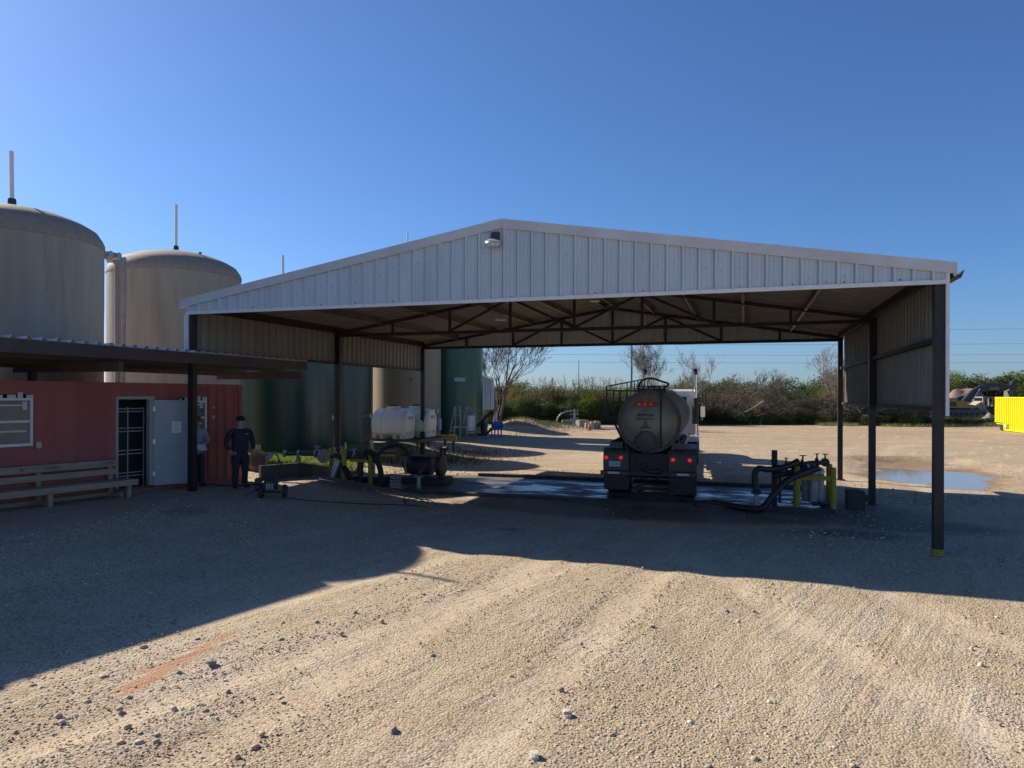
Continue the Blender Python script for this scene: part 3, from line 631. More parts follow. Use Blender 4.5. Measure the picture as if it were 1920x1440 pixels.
T2 = tank(-13.45, 28.46, 2.44, 8.54, tan_t, dome_t, 'second big tan tank between the left tank and the canopy', (1.9, -.0, .0), 2)
mb = MB(); mb.tube([(1.07, -.7, T2[1]+.5), (1.07, -.7, T2[1]+1.05)], .06, 8); mb.build('stub_pipe', dark_m, T2[0])
tank(-11.4, 35.4, 2.55, 8.2, grn_t, grn_t, 'dark green tank behind the man in dark clothes, left of the post', (1.6, .02, 0), 3)
tank(-10.9, 41.8, 2.62, 8.2, grn_t, grn_t, 'second dark green tank, just right of the middle left post', None, 4)
tank(-6.88, 46.7, 2.2, 11.6, tan_y, tan_y, 'ochre tan tank behind the pair of white plastic tanks', (1.9, 0, 0), 5)
tank(-4.49, 51.5, 2.36, 9.6, grn_2, grn_2, 'emerald green tank farthest right beside the bare tree', None, 6)
# placards and small fittings on the tanks (parts of the tanks)
def on_tank(root, px, Yc, z, r, w_, h_, m_, nm='placard', diamond=False, dm=.01):
    cx, cy = root.location.x, root.location.y; k = (px-960)/FPX
    a = 1+k*k; b_ = -2*(k*cx+cy); c_ = cx*cx+cy*cy-(r+.005)**2; Y = (-b_-math.sqrt(max(0, b_*b_-4*a*c_)))/(2*a)
    p = V((k*Y, Y, z)); nrm = V((p.x-cx, p.y-cy, 0)).normalized(); ex = V((0, 0, 1)).cross(nrm)
    rot = MX.Rotation(-root.rotation_euler.z, 4, 'Z'); p = rot @ (p-root.location); ex = rot.to_3x3() @ ex
    pl = [(0, -h_/2), (w_/2, 0), (0, h_/2), (-w_/2, 0)] if diamond else [(-w_/2, -h_/2), (w_/2, -h_/2), (w_/2, h_/2), (-w_/2, h_/2)]
    nn = rot.to_3x3() @ nrm
    MB().prism(pl, p, ex, (0, 0, 1), nn, dm).build(nm, m_, root)
tank(-12.2, 51.5, 2.36, 11.0, tan_t, tan_t, 'tan tank hidden behind the two dark green ones', None, 8)
tk = [o for o in COL.objects if o.name.startswith('storage_tank')][0:6]
paleg = mat('pale_stencil', (.35, .42, .36), rough=.8)
def zat(py, Y): return CH-(py-HZ)/FPX*Y
on_tank(tk[2], 624, 31, zat(785, 34), 2.55, .22, .34, white_p, diamond=True)
on_tank(tk[3], 694, 36, zat(781, 40.5), 2.62, .22, .34, white_p, diamond=True)
for i in range(6): on_tank(tk[3], 679+i*2.1, 36, zat(781, 40.5), 2.62, .035, .09, paleg, 'lettering')
on_tank(tk[5], 862, 49.4, zat(712, 49.4), 2.36, .8, .28, paleg)
on_tank(tk[5], 898, 49.8, zat(771, 49.8), 2.36, .22, .06, paleg, 'lettering')
on_tank(tk[4], 771, 44.6, zat(712, 44.6), 2.2, .14, .14, mat('rust_fitting', (.25, .09, .04)), 'fitting', dm=.15)
for px in (813.5, 821.5): on_tank(tk[4], px, 44.9, zat(772, 44.9), 2.2, .13, .26, white_p)
on_tank(tk[4], 806, 44.9, zat(781, 44.9), 2.2, .22, .07, black_p)
on_tank(tk[4], 823, 45.2, zat(797, 45.2), 2.2, .35, .75, mat('hatch_grey', (.5, .52, .54)), 'hatch', dm=.12)
on_tank(tk[2], 484, 31, zat(838, 34), 2.55, .3, .3, tan_t, 'placard')
cx = tk[2]; 
# added unseen wall left of view: its top casts the straight yard shadow
ts = thing('shadow_wall', 'unseen sheet-metal wall added beyond the left edge to cast the straight yard shadow', 'wall', (-12.09, 16.66, .2), CA)
mb = MB(); mb.sheet(rib_profile(9.6, .305), lambda s: V((s, 0, 2.6)), lambda s: V((s, 0, 6.75)), (0, -SG, 0)); mb.build('sheeting', panel_w, ts)
for x in (.15, 2.5, 4.9, 7.3, 9.5): mb = MB(); cbox(mb, x-.06, x+.06, .01, .13, -.2, 6.7); mb.build('post', post_m, ts)
mb = MB(); cbox(mb, -.02, 9.62, -.06, .1, 6.7, 6.77); mb.build('top_rail', trim_m, ts)
# overflow pipes between the first two tanks
r = thing('overflow_pipe', 'grey twin downpipes with elbows between the two tan tanks', 'pipe', (0, 0, 0))
pipe_m = mat('grey_pvc_pipe', (.33, .29, .27), (.25, .215, .205), 3, .6)
Yp = 21.6
def PP(px, py, Y): return V(((px-960)/FPX*Y, Y, CH-(py-HZ)/FPX*Y))
mb = MB(); mb.tube([PP(193, 481, 21.2), PP(201, 480, 21.5), PP(212, 480, 22), PP(218, 484, 22.1), PP(219.5, 492, 22.2), PP(220, 660, 22.2), PP(220, 870, 22.2)], .085, 12); mb.build('pipe', pipe_m, r, smooth=True)
mb = MB(); mb.tube([PP(214, 492, 22.4), PP(222, 490, 22.6), PP(227, 490, 22.8), PP(230, 496, 22.8), PP(230.5, 510, 22.8), PP(229, 660, 22.8), PP(229, 870, 22.8)], .095, 12); mb.build('pipe', pipe_m, r, smooth=True)
for px, py, Y in ((201, 480, 21.5), (217, 483, 22.1), (227, 491, 22.8), (208, 487, 22.2)):
    p = PP(px, py, Y); mb = MB(); mb.lathe([(.05, -.11), (.13, -.11), (.13, .11), (.05, .11)], p, 'x', 12); mb.build('coupling', galv_m, r, smooth=True)
# ---------------------------------------------------------------- tanker truck (local: x right, y forward, origin at the rear on the ground)
tank_s = mat('dirty_white_tank', (.34, .30, .225), (.255, .225, .17), 2.2, .36, metal=.12, c3=(.20, .185, .15), s3=.9, th3=.58, bump=.05)
cab_w = mat('white_cab_paint', (.62, .64, .66), (.55, .57, .6), 3, .3, coat=.4)
frame_b = mat('truck_frame', (.03, .028, .026), (.05, .045, .04), 6, .6)
fender_m = mat('dirty_fender', (.11, .10, .09), (.07, .065, .06), 5, .5, c3=(.16, .14, .12), s3=2)
flap_m = mat('mud_flap', (.035, .034, .033), (.07, .06, .05), 4, .7)
chrome = mat('chrome', (.75, .75, .75), rough=.12, metal=1)
tr = thing('tanker_truck', 'dirty white tanker truck seen from behind under the canopy with red tail lights', 'truck', (3.85, 19.95, 0.02), -R(15.2))
TR, TZ = .845, 2.10
prof = [(0, -.20), (.25, -.19), (.5, -.14), (.7, -.07), (.80, -.015), (TR, .03), (TR, .06)]
y = .5; 
while y < 10.8:
    prof += [(TR, y-.05), (TR+.06, y-.04), (TR+.06, y+.04), (TR, y+.05)]; y += .80
prof += [(TR, 10.95), (.78, 11.05), (.5, 11.2), (0, 11.25)]
MB().lathe(prof, (0, 0, TZ), 'y', 56).build('tank', tank_s, tr, smooth=True)
MB().lathe([(TR-.01, -.03), (TR+.035, -.03), (TR+.035, .06), (TR-.01, .06)], (0, 0, TZ), 'y', 56).build('tank_rim', fender_m, tr, smooth=True)
mb = MB(); mb.lathe([(.27, -.02), (.31, -.02), (.31, -.10), (.27, -.11), (.26, -.07), (.18, -.085), (0, -.095)], (-.06, -.10, TZ-.56), 'y', 28)
for k in range(10): a = k*pi/5; mb.box(-.06+.29*cos(a)-.018, -.06+.29*cos(a)+.018, -.24, -.2, TZ-.56+.29*sin(a)-.018, TZ-.56+.29*sin(a)+.018)
mb.build('manhole_cover', fender_m, tr, smooth=True)
mb = MB(); mb.tube([(-.42, -.06, TZ-.62), (-.36, -.12, TZ-.42), (-.2, -.16, TZ-.27), (-.03, -.17, TZ-.23), (.14, -.16, TZ-.27), (.3, -.12, TZ-.42), (.36, -.08, TZ-.62)], .02, 6); mb.build('hose_bracket', frame_b, tr)
mb = MB(); mb.box(-.40, .21, -.205, -.13, TZ+.43, TZ+.54); mb.build('light_bar', mat('light_bar_paint', (.22, .12, .09)), tr, bevel=.01)
for x in (-.265, -.105, .055):
    o = MB().lathe([(.043, 0), (.043, -.012), (.03, -.022), (0, -.026)], (x, -.206, TZ+.485), 'y', 16).build('marker_light', red_dim, tr, smooth=True)
MB().lathe([(.075, 0), (.07, -.02), (0, -.03)], (-.105, -.15, TZ+.6), 'y', 20).build('amber_light', mat('amber_lens', (.5, .12, .02), rough=.3), tr, smooth=True)
yb = -.213
def onback(x, z): r = math.hypot(x, z-TZ); return -.205+.0+ (.2)*max(0, r-.2)**1.6/ (TR-.2)**1.6*.95
def btext(s_, x, z, sz, m_=black_p): text_mesh('lettering', s_, sz, m_, tr, frame((x, onback(x, z)-.012, z), (1, 0, 0), (0, 0, 1)), ext=.01)
btext('WHP 9346', -.09, TZ+.185, .105); btext('EXCALIBUR LTD', -.10, TZ+.08, .07, mat('faded_lettering', (.19, .175, .15), rough=.7)); btext('TRANSPORT', -.09, TZ-.16, .055)
mb = MB()                                          # derrick emblem
for s in (-1, 1): mb.bar((-.09+s*.055, -.2, TZ-.12), (-.09, -.2, TZ+.06), .012, .012)
for k in range(5): zz = TZ-.10+k*.032; ww = .05*(1-k/5.5); mb.bar((-.09-ww, -.2, zz), (-.09+ww, -.2, zz+.012), .008, .01)
mb.bar((-.15, -.2, TZ-.125), (-.03, -.2, TZ-.125), .01, .012); mb.build('emblem', black_p, tr)
text_mesh('lettering', '(WHP)', .06, mat('faint_lettering', (.27, .25, .21), rough=.7), tr, frame((-.09, -.2, TZ+.3), (1, 0, 0), (0, 0, 1)), ext=.006)
mb = MB(); mb.tube([(.33, -.19, TZ-.72), (.33, -.19, TZ+.6), (.32, -.16, TZ+.85), (.3, .1, TZ+.92)], .022, 8); mb.build('vent_pipe', frame_b, tr, smooth=True)
# rear frame, fenders, lights, bumper
mb = MB(); mb.box(-.46, -.36, -.05, 11.2, .86, 1.16); mb.box(.36, .46, -.05, 11.2, .86, 1.16); mb.box(-.5, .5, -.02, .1, .7, 1.2)
for yy in (1.6, 3.2, 5, 8, 10): mb.box(-.5, .5, yy, yy+.1, 1.0, 1.3)
for s in (-1, 1): mb.bar((s*.60, .1, 1.12), (s*.72, .1, 1.75), .06, .1); mb.bar((s*.5, .05, .6), (s*.5, .05, 1.2), .08, .08)
mb.build('chassis', frame_b, tr)
MB().box(-1.36, 1.30, -.06, .04, .585, .70).build('bumper', mat('bumper_paint', (.12, .05, .04), (.07, .05, .04), 5, .6), tr)
for s, x0, x1 in ((-1, -1.285, -.57), (1, .54, 1.285)):
    mb = MB(); pr = []
    for k in range(9): a = pi*k/16; pr.append((-.02+.26*(1-cos(a)), 1.12+.22*sin(a)))
    pr2 = [(.0, .72)]+pr+[(2.6, 1.34)]+[(2.86-.26*(1-sin(pi*k/16+0)), 1.12+.22*cos(pi*k/16)) for k in range(1, 9)]
    outer = [(0, .72), (0, 1.12)]+[(.3*(1-cos(pi*k/12)), 1.12+.22*sin(pi*k/12)) for k in range(1, 7)]+[(2.5, 1.34)]+[(2.5+.3*sin(pi*k/12), 1.12+.22*cos(pi*k/12)) for k in range(1, 7)]+[(2.8, .9)]
    inner = [(a+.03 if a < 1 else a-.03, b_-.03) for a, b_ in outer[::-1]]
    mb.prism(outer+inner, (x0, 0, 0), (0, 1, 0), (0, 0, 1), (1, 0, 0), x1-x0); f = mb.build('fender', fender_m, tr)
    MB().box(x0, x1, -.035, -.001, .73, 1.12).build('rear_panel', fender_m, f)
    lx = ((-1.20, 1.07), (-.785, 1.075)) if s < 0 else ((.655, 1.05), (1.105, 1.045))
    for x, z in lx: MB().lathe([(.052, 0), (.052, -.015), (.038, -.028), (0, -.032)], (x, -.036, z), 'y', 20).build('tail_light', red_lens, tr, smooth=True)
    MB().box(x0+.02, x1, -.02, -.005, .17 if s < 0 else .08, .585).build('mud_flap', flap_m, tr)
    cols = [(-1.32, -1.15, 0), (-1.15, -.82, 1), (-.82, -.62, 0)] if s < 0 else [(.62, .76, 0), (.76, 1.09, 1), (1.09, 1.26, 0)]
    for a, b_, c_ in cols: MB().box(a, b_, -.066, -.0605, .615, .675).build('reflective_tape', white_p if c_ else mat('red_tape', (.40, .03, .03), rough=.4), tr)
mb = MB().box(-1.12, -.80, -.045, -.036, .82, .97).build('license_plate', mat('plate_white', (.62, .64, .66), rough=.5), tr)
text_mesh('lettering', '137C-054', .062, black_p, mb, frame((-.96, -.0475, .885), (1, 0, 0), (0, 0, 1))); text_mesh('lettering', 'TEXAS', .03, black_p, mb, frame((-.96, -.0475, .945), (1, 0, 0), (0, 0, 1)))
text_mesh('lettering', '170', .13, black_p, tr, frame((1.12, -.037, .85), (1, 0, 0), (0, 0, 1)))
for x0, x1 in ((-1.08, -.74), (.62, .97)):         # hose trays
    o = 0 if x0 < 0 else 0
    mb = MB(); mb.box(x0, x1, -.02, 6.4, 1.35, 1.37); mb.box(x0, x0+.02, -.02, 6.4, 1.37, 1.53); mb.box(x1-.02, x1, -.02, 6.4, 1.37, 1.53)
    t = mb.build('hose_tray', fender_m, tr); MB().box(x0-.01, x1+.01, -.045, -.02, 1.34, 1.52).build('tray_end', fender_m, t)
    for yy in (.4, 2.2, 4.2, 6.1): MB().box(x0 if x0 > 0 else x1-.05, x0+.05 if x0 > 0 else x1, yy, yy+.06, 1.16, 1.35).build('bracket', frame_b, t)
    if x0 > 0: MB().box(x1-.17, x1-.03, -.0505, -.0455, 1.40, 1.455).build('reflective_tape', mat('red_tape', (.40, .03, .03), rough=.4), t)
mb = MB(); mb.tube([(.72+.05*sin(k*.5), .1+k*.35, 1.44+.02*sin(k)) for k in range(18)], .05, 8); mb.tube([(.86, .2+k*.35, 1.43) for k in range(16)], .04, 8); mb.build('hose', black_m, tr, smooth=True)
def wheel(x, y, r=.5, w_=.27, sgn=1):
    wt = MB().lathe([(r*.58, -w_/2), (r*.9, -w_/2), (r, -w_*.36), (r, w_*.36), (r*.9, w_/2), (r*.58, w_/2)], (x, y, r), 'x', 32).build('wheel', black_m, tr, smooth=True)
    MB().lathe([(r*.58, -w_*.4), (r*.5, -w_*.2), (.1, -w_*.1), (.1, w_*.1), (r*.5, w_*.2), (r*.58, w_*.4)], (x, y, r), 'x', 24).build('rim', galv_m, wt, smooth=True)
for yy in (.78, 2.03, 9.9, 11.2):
    for s in (-1, 1): wheel(s*1.12, yy); wheel(s*.80, yy)
    MB().tube([(-1, yy, .5), (1, yy, .5)], .07, 10).build('axle', frame_b, tr)
for s in (-1, 1): wheel(s*1.08, 16.2, .5, .3)
mb = MB(); mb.box(-.3, .3, .4, 2.4, .55, .8); mb.tube([(0, 3, .75), (0, 12.5, .75)], .09, 8); mb.box(-.95, -.55, 5.2, 5.35, .3, 1.1); mb.box(.55, .95, 5.2, 5.35, .3, 1.1)
for s in (-1, 1): mb.tube([(s*.42, .1, .95), (s*.3, .15, .55), (s*.1, .2, .45)], .05, 8)
mb.build('running_gear', frame_b, tr)
mb = MB(); mb.tube([(-.15, -.05, .95), (-.15, -.1, .8), (.05, -.12, .72), (.3, -.12, .72)], .06, 10); mb.lathe([(.09, -.03), (.09, .03)], (.3, -.12, .72), 'x', 14); mb.lathe([(.09, -.03), (.09, .03)], (-.15, -.09, .86), 'z', 14); mb.build('drain_valve', dark_m, tr)
# top walkway, hatches, hose arch
mb = MB(); mb.box(-.34, .44, .02, .12, TZ+.86, TZ+.92); mb.box(-.34, -.28, .02, .10, TZ+.8, TZ+1.0); mb.box(.38, .44, .02, .1, TZ+.8, TZ+1.02); mb.box(-.34, .44, .02, .06, TZ+.98, TZ+1.01)
for x in (-.2, -.05, .1, .25): mb.box(x, x+.05, .02, .08, TZ+.92, TZ+.99)
mb.build('top_rail', frame_b, tr)
mb = MB()
for yy in (1.4, 4.6, 7.8): mb.lathe([(.28, .78), (.28, .93), (.33, .93), (.33, .97), (.1, 1.0), (0, 1.0)], (0, yy, TZ), 'z', 20); mb.box(-.42, .42, yy-.5, yy-.42, TZ+.84, TZ+.92); mb.box(-.42, .42, yy+.42, yy+.5, TZ+.84, TZ+.92); mb.box(-.05, .05, yy-.36, yy+.36, TZ+.99, TZ+1.04)
mb.build('hatch', galv_m, tr)
mb = MB(); mb.tube([(-.29, .05, TZ+.88), (-.30, .08, TZ+1.0), (-.27, .15, TZ+1.1), (-.2, .25, TZ+1.17), (-.1, .4, TZ+1.22), (.02, .55, TZ+1.23), (.15, .7, TZ+1.2), (.3, .9, TZ+1.14), (.45, 1.2, TZ+1.1), (.45, 1.6, TZ+1.06), (.35, 2, TZ+1.0)], .030, 8); mb.build('hose', black_m, tr, smooth=True)
mb = MB(); mb.prism([(-.80, 2.32), (-1.34, 2.18), (-1.34, 2.10), (-1.08, 2.02), (-.86, 2.06)], (0, .9, 0), (1, 0, 0), (0, 0, 1), (0, 1, 0), 2.6); pf = mb.build('side_platform', frame_b, tr)
MB().bar((-1.10, .95, 2.04), (-.80, .95, 1.42), .06, .06).build('brace', frame_b, pf); MB().bar((-1.10, 3.3, 2.04), (-.80, 3.3, 1.42), .06, .06).build('brace', frame_b, pf)
mb = MB(); y0_, zr1, zr2 = .95, 2.98, 2.62
for z in (zr1, zr2): mb.bar((-1.32, y0_, z), (-.30, y0_, z), .028, .028); mb.bar((-1.32, 3.45, z), (-.3, 3.45, z), .028, .028)
for x, z0 in ((-1.32, 2.15), (-1.12, 2.2), (-.93, 2.28), (-.72, 2.42), (-.3, 2.9)): mb.bar((x, y0_, z0), (x, y0_, zr1 if x > -1.3 else zr1+.14), .04, .03)
mb.build('railing', dark_m, pf)
mb = MB(); pa, pb = V((-1.30, 1.0, zr1+.13)), V((-.36, 5.0, 3.45)); pc, pd = V((-1.30, 1.0, 2.62)), V((-.42, 5.0, 2.98))
mb.tube([pa, pb], .022, 8); mb.tube([pc, pd], .015, 6)
for k in range(7):
    t = .42+k*.088; q = pa.lerp(pb, t); mb.bar((q.x, q.y, TZ+math.sqrt(max(.02, TR**2-q.x**2)) if abs(q.x) < .84 else 2.3), q, .04, .03)
mb.build('handrail', galv_m, pf)
# tractor
mb = MB(); mb.box(-.45, -.35, 8.6, 17.0, .75, 1.0); mb.box(.35, .45, 8.6, 17.0, .75, 1.0); mb.build('tractor_frame', frame_b, tr)
cb = MB(); cb.prism([(12.5, .95), (12.5, 3.02), (12.7, 3.14), (14.0, 3.14), (14.25, 3.05), (14.55, 2.35), (14.75, 2.2), (14.75, .95)], (-1.0, 0, 0), (0, 1, 0), (0, 0, 1), (1, 0, 0), 2.0); cabo = cb.build('cab', cab_w, tr, bevel=.05)
MB().prism([(14.76, .8), (14.76, 2.0), (16.4, 1.85), (16.9, 1.6), (17.05, .8)], (-.65, 0, 0), (0, 1, 0), (0, 0, 1), (1, 0, 0), 1.3).build('hood', cab_w, tr, bevel=.06)
for s in (-1, 1):
    MB().prism([(15.5, .75), (15.5, 1.05), (15.75, 1.22), (16.5, 1.22), (17.0, 1.0), (17.0, .6), (16.8, .6), (16.6, 1.0), (15.8, 1.0), (15.7, .75)], (s*1.2 if s < 0 else .66, 0, 0), (0, 1, 0), (0, 0, 1), (1, 0, 0), .54).build('front_fender', cab_w, tr)
    MB().prism([(9.2, 1.02), (9.35, 1.13), (11.8, 1.13), (11.95, 1.02), (11.95, 1.0), (9.2, 1.0)], (s*1.26 if s < 0 else .62, 0, 0), (0, 1, 0), (0, 0, 1), (1, 0, 0), .64).build('drive_fender', cab_w, tr)
    mb = MB(); mb.box(min(s*.95, s*1.2), max(s*.95, s*1.2), 12.4, 14.6, .95, 1.62); mb.build('side_fairing', cab_w, tr, bevel=.03)
    MB().lathe([(.3, -.9), (.3, .9)], (s*.9, 13.7, .66), 'y', 24).build('fuel_tank', steel_m, tr, smooth=True)
    st = MB().tube([(s*1.09, 12.3, .95), (s*1.09, 12.3, 3.9)], .065, 16).build('exhaust_stack', chrome, tr, smooth=True)
    MB().lathe([(.13, 1.6), (.13, 2.75)], (s*1.09, 12.3, 0), 'z', 16).build('heat_shield', frame_b, st, smooth=True)
    MB().tube([(s*1.09, 12.3, 3.78), (s*1.09, 12.3, 3.92), (s*1.09, 12.14, 3.97)], [.07, .085, .085], 12).build('stack_tip', black_m, st, smooth=True)
    mb = MB(); mb.tube([(s*1.0, 14.45, 2.5), (s*1.38, 14.5, 2.5), (s*1.38, 14.5, 1.7), (s*1.0, 14.5, 1.7)], .015, 6); mb.box(min(s*1.3, s*1.5), max(s*1.3, s*1.5), 14.45, 14.53, 1.85, 2.35); mb.build('mirror', chrome, tr)
MB().box(-.7, .7, 12.485, 12.495, 2.2, 2.8).build('rear_window', glass_m, cabo)
mb = MB(); mb.tube([(.1, 12.3, 1.5), (.3, 11.8, 1.1), (.2, 11.4, 1.3), (.25, 11.1, 1.6)], .025, 6); mb.tube([(-.1, 12.3, 1.5), (-.2, 11.8, 1.0), (-.1, 11.4, 1.2), (-.1, 11.1, 1.6)], .025, 6); mb.build('air_line', mat('red_hose', (.35, .03, .03)), tr)
# ---------------------------------------------------------------- loading equipment on the right
def bollard_frame(root, pts, posts, zt):
    for i, (x, y) in enumerate(posts):
        p = MB().lathe([(.075, 0), (.075, zt), (.05, zt+.02), (0, zt+.02)], (x, y, 0), n=16).build('post', yellow_m, root, smooth=True)
        MB().lathe([(.13, 0), (.13, .02), (.08, .025)], (x, y, 0), n=16).build('base_plate', dark_m, p)
def hand_valve(mb, p, ax, r=.09, m=0):
    p = V(p); mb.lathe([(.11, -.02), (.11, .02)], p, n=14, m=m, ax=ax); q = V(ax).orthogonal().normalized()
    mb.tube([p, p+V((0, 0, .2))], .02, 6, m); mb.lathe([(r-.015, 0), (r+.01, .005), (r-.015, .015)], p+V((0, 0, .2)), n=12, m=m)
    for k in range(3): a = k*pi/3; mb.tube([p+V((r*cos(a), r*sin(a), .208)), p+V((-r*cos(a), -r*sin(a), .208))], .006, 4, m)
px0 = thing('filter_station', 'yellow guarded loading manifold with steel filter cylinders right of the truck', 'pump station', W(14.35, 5.0, .03), -TH)
bollard_frame(px0, None, ((-.05, -.02), (.78, -.02), (.0, 1.0), (.8, 1.0)), 1.03)
MB().box(.03, .72, -.055, .015, .72, .83).build('rail', yellow_m, px0); MB().box(-.085, -.015, .06, .93, .72, .83).build('rail', yellow_m, px0); MB().box(.745, .815, .06, .93, .72, .83).build('rail', yellow_m, px0)
for x, y, z1 in ((.36, .32, 1.02), (.52, .55, .95), (.22, .6, .95)):
    MB().lathe([(.06, .10), (.11, .12), (.115, .16), (.115, z1-.1), (.13, z1-.1), (.13, z1-.05), (.1, z1), (.04, z1+.04), (0, z1+.04)], (x, y, 0), n=20).build('filter_cylinder', galv_m, px0, smooth=True)
for pts_, r_ in (([(-.5, .1, 1.0), (-.15, .15, 1.03), (.3, .3, 1.12), (.65, .5, 1.12), (.7, .8, 1.1)], .06), ([(-.6, .05, .78), (-.25, .12, .86), (.1, .2, .98), (.35, .3, 1.06)], .075), ([(.36, .32, .1), (.36, .1, .1), (.5, .05, .12), (.75, .3, .12)], .05), ([(-.45, .1, 1.0), (-.45, .1, .1)], .04)): MB().tube(pts_, r_, 12).build('manifold_pipe', dark_m, px0, smooth=True)
mb = MB(); hand_valve(mb, (.1, .22, 1.1), (1, .2, .2)); hand_valve(mb, (.45, .4, 1.14), (1, .2, .1), .07); hand_valve(mb, (.66, .6, 1.12), (0, 1, 0)); hand_valve(mb, (-.3, .12, 1.03), (1, .1, .1), .06); hand_valve(mb, (-.62, .06, 1.1), (1, 0, .3), .05); mb.build('valve', dark_m, px0)
MB().lathe([(.085, -.03), (.085, .03)], (.0, .19, .95), ax=(1, .3, .4), n=14).build('coupling', galv_m, px0); MB().lathe([(.09, -.02), (.09, .02)], (.22, .26, 1.02), ax=(1, .3, .4), n=14).build('coupling', white_p, px0)
MB().box(-.64, -.50, .3, .36, 0, 1.42).build('upright', dark_m, px0)
bx = thing('steel_box', 'dark rectangular steel box on the ground by the middle right post', 'box', W(15.68, 5.6, 0), -TH)
MB().box(-.17, .24, -.15, .3, -.05, .47).build('body', dark_m, bx, bevel=.02); MB().box(-.19, .12, -.17, .2, .47, .5).build('lid', dark_m, bx); MB().box(.24, .36, -.1, .2, .2, .36).build('handle', dark_m, bx)
def hose(pts, r, label, m_=black_m, ends=True, sub=6, group=None, name='hose'):
    P = [V(p) for p in pts]; out = []
    for i in range(len(P)-1):
        a, b_, c_, d = P[max(i-1, 0)], P[i], P[i+1], P[min(i+2, len(P)-1)]
        for k in range(sub):
            t = k/sub; out.append(.5*((2*b_)+(c_-a)*t+(2*a-5*b_+4*c_-d)*t*t+(3*b_-a-3*c_+d)*t**3))
    out.append(P[-1]); mb = MB(); mb.tube(out, r, 10); o = mb.build(name, m_, smooth=True)
    return tag(o, label, 'hose' if name == 'hose' else name, group)
def WP(u, v, z): return W(u, v, z)
# raised hose on its stand and the lower hose (right)
def at_v(px, py, Y): return V(((px-960)/FPX*Y, Y, CH-(py-HZ)/FPX*Y))
hose([at_v(1496, 863, 17.9), at_v(1485, 869, 17.8), at_v(1465, 876, 17.7), at_v(1440, 879, 17.6), at_v(1424, 877, 17.5), at_v(1416, 886, 17.5), at_v(1416, 905, 17.5), at_v(1418, 915, 17.5)], .075, 'black hose arching down onto a steel standpipe beside the pad')
sp = thing('standpipe', 'short steel standpipe with clamp holding the arched hose on the pad', 'pipe', (at_v(1419, 960, 17.5).x, 17.5, .03))
MB().lathe([(.14, 0), (.14, .02), (.055, .03), (.055, .42)], n=16).build('pipe', galv_m, sp, smooth=True); MB().lathe([(.09, .40), (.13, .42), (.13, .46), (.08, .5), (.075, .62)], n=16).build('clamp', dark_m, sp, smooth=True)
hose([at_v(1533, 876, 17.8), at_v(1512, 884, 17.6), at_v(1490, 892, 17.4), at_v(1470, 905, 17.3), at_v(1452, 925, 17.2), at_v(1438, 944, 17.2), at_v(1425, 953, 17.2), at_v(1405, 952, 17.4), at_v(1370, 947, 17.9), at_v(1340, 942, 18.2), at_v(1300, 944, 18.2)], .085, 'thick black hose running from the manifold down and along the front kerb')
# ---------------------------------------------------------------- loading equipment on the left
pl = thing('pump_station', 'yellow guarded pump station with steel cylinder and valves by the middle left post', 'pump station', W(1.75, 4.35, .0), -TH)
zg = .05
bollard_frame(pl, None, ((-.6, .2), (.05, -.15), (.62, .4)), 1.22)
MB().box(-.53, -.02, .0, .07, .82, .91).build('rail', yellow_m, pl); MB().box(.1, .6, .1, .17, .85, .94).build('rail', yellow_m, pl)
o_ = MB().tube([(-.33, -.35, .2), (-.10, -.2, .92)], .085, 16).build('filter_cylinder', galv_m, pl, smooth=True)
for pts_, r_ in (([(-.55, .1, 1.0), (-.2, .05, 1.05), (.1, .1, 1.0), (.55, .5, .95)], .07), ([(-.25, 0, 1.0), (-.25, 0, .2)], .07), ([(.3, .3, 1.0), (.3, .3, .1)], .06)): MB().tube(pts_, r_, 10).build('manifold_pipe', dark_m, pl, smooth=True)
MB().box(-.5, .9, .6, 1.1, .05, .35).build('skid', dark_m, pl)
mb = MB(); hand_valve(mb, (-.42, .1, 1.05), (1, 0, 0)); hand_valve(mb, (-.15, .05, 1.08), (1, 0, 0), .07); hand_valve(mb, (.2, .15, 1.02), (1, .2, 0)); mb.tube([(-.02, .05, 1.05), (-.02, .05, 1.42)], .025, 6); mb.build('valve', steel_m, pl)
hose([at_v(638, 858, 21.2), at_v(646, 878, 21.0), at_v(660, 900, 20.8), at_v(680, 916, 20.7), at_v(700, 918, 20.8), at_v(713, 908, 20.9), at_v(714, 884, 21.1), at_v(707, 864, 21.2), at_v(697, 850, 21.3), at_v(688, 847, 21.4), at_v(680, 854, 21.4), at_v(677, 872, 21.4), at_v(676, 900, 21.4)], .085, 'thick black hose looping over and down beside the yellow pump posts')
hose([at_v(702, 868, 22.4), at_v(708, 856, 22.4), at_v(718, 844, 22.5), at_v(732, 837, 22.5), at_v(748, 836, 22.5), at_v(760, 843, 22.5), at_v(768, 856, 22.5), at_v(773, 872, 22.5)], .06, 'thin black hose arched above the dark pump near the back left post')
skid = thing('engine_pump', 'dark greasy engine pump on a skid below the arched hose', 'pump', W(3.45, 6.5, .04), -TH)
MB().box(-.75, .7, -.4, .4, .0, .22).build('skid', dark_m, skid, bevel=.02); MB().lathe([(.1, -.42), (.27, -.4), (.29, -.3), (.29, .3), (.27, .4), (.1, .42)], (-.25, 0, .55), 'x', 24).build('motor', dark_m, skid, smooth=True)
MB().lathe([(.2, -.1), (.34, -.08), (.34, .08), (.2, .1)], (.45, 0, .58), 'x', 24).build('pump_casing', dark_m, skid, smooth=True); MB().box(-.6, .5, -.3, .3, .84, .88).build('cover', dark_m, skid, bevel=.01)
mb = MB(); mb.tube([(.45, 0, .9), (.45, 0, 1.1), (.7, 0, 1.15)], .07, 10); mb.tube([(-.6, -.3, .3), (-.75, -.35, .7)], .03, 6); mb.build('pipe', dark_m, skid, smooth=True)
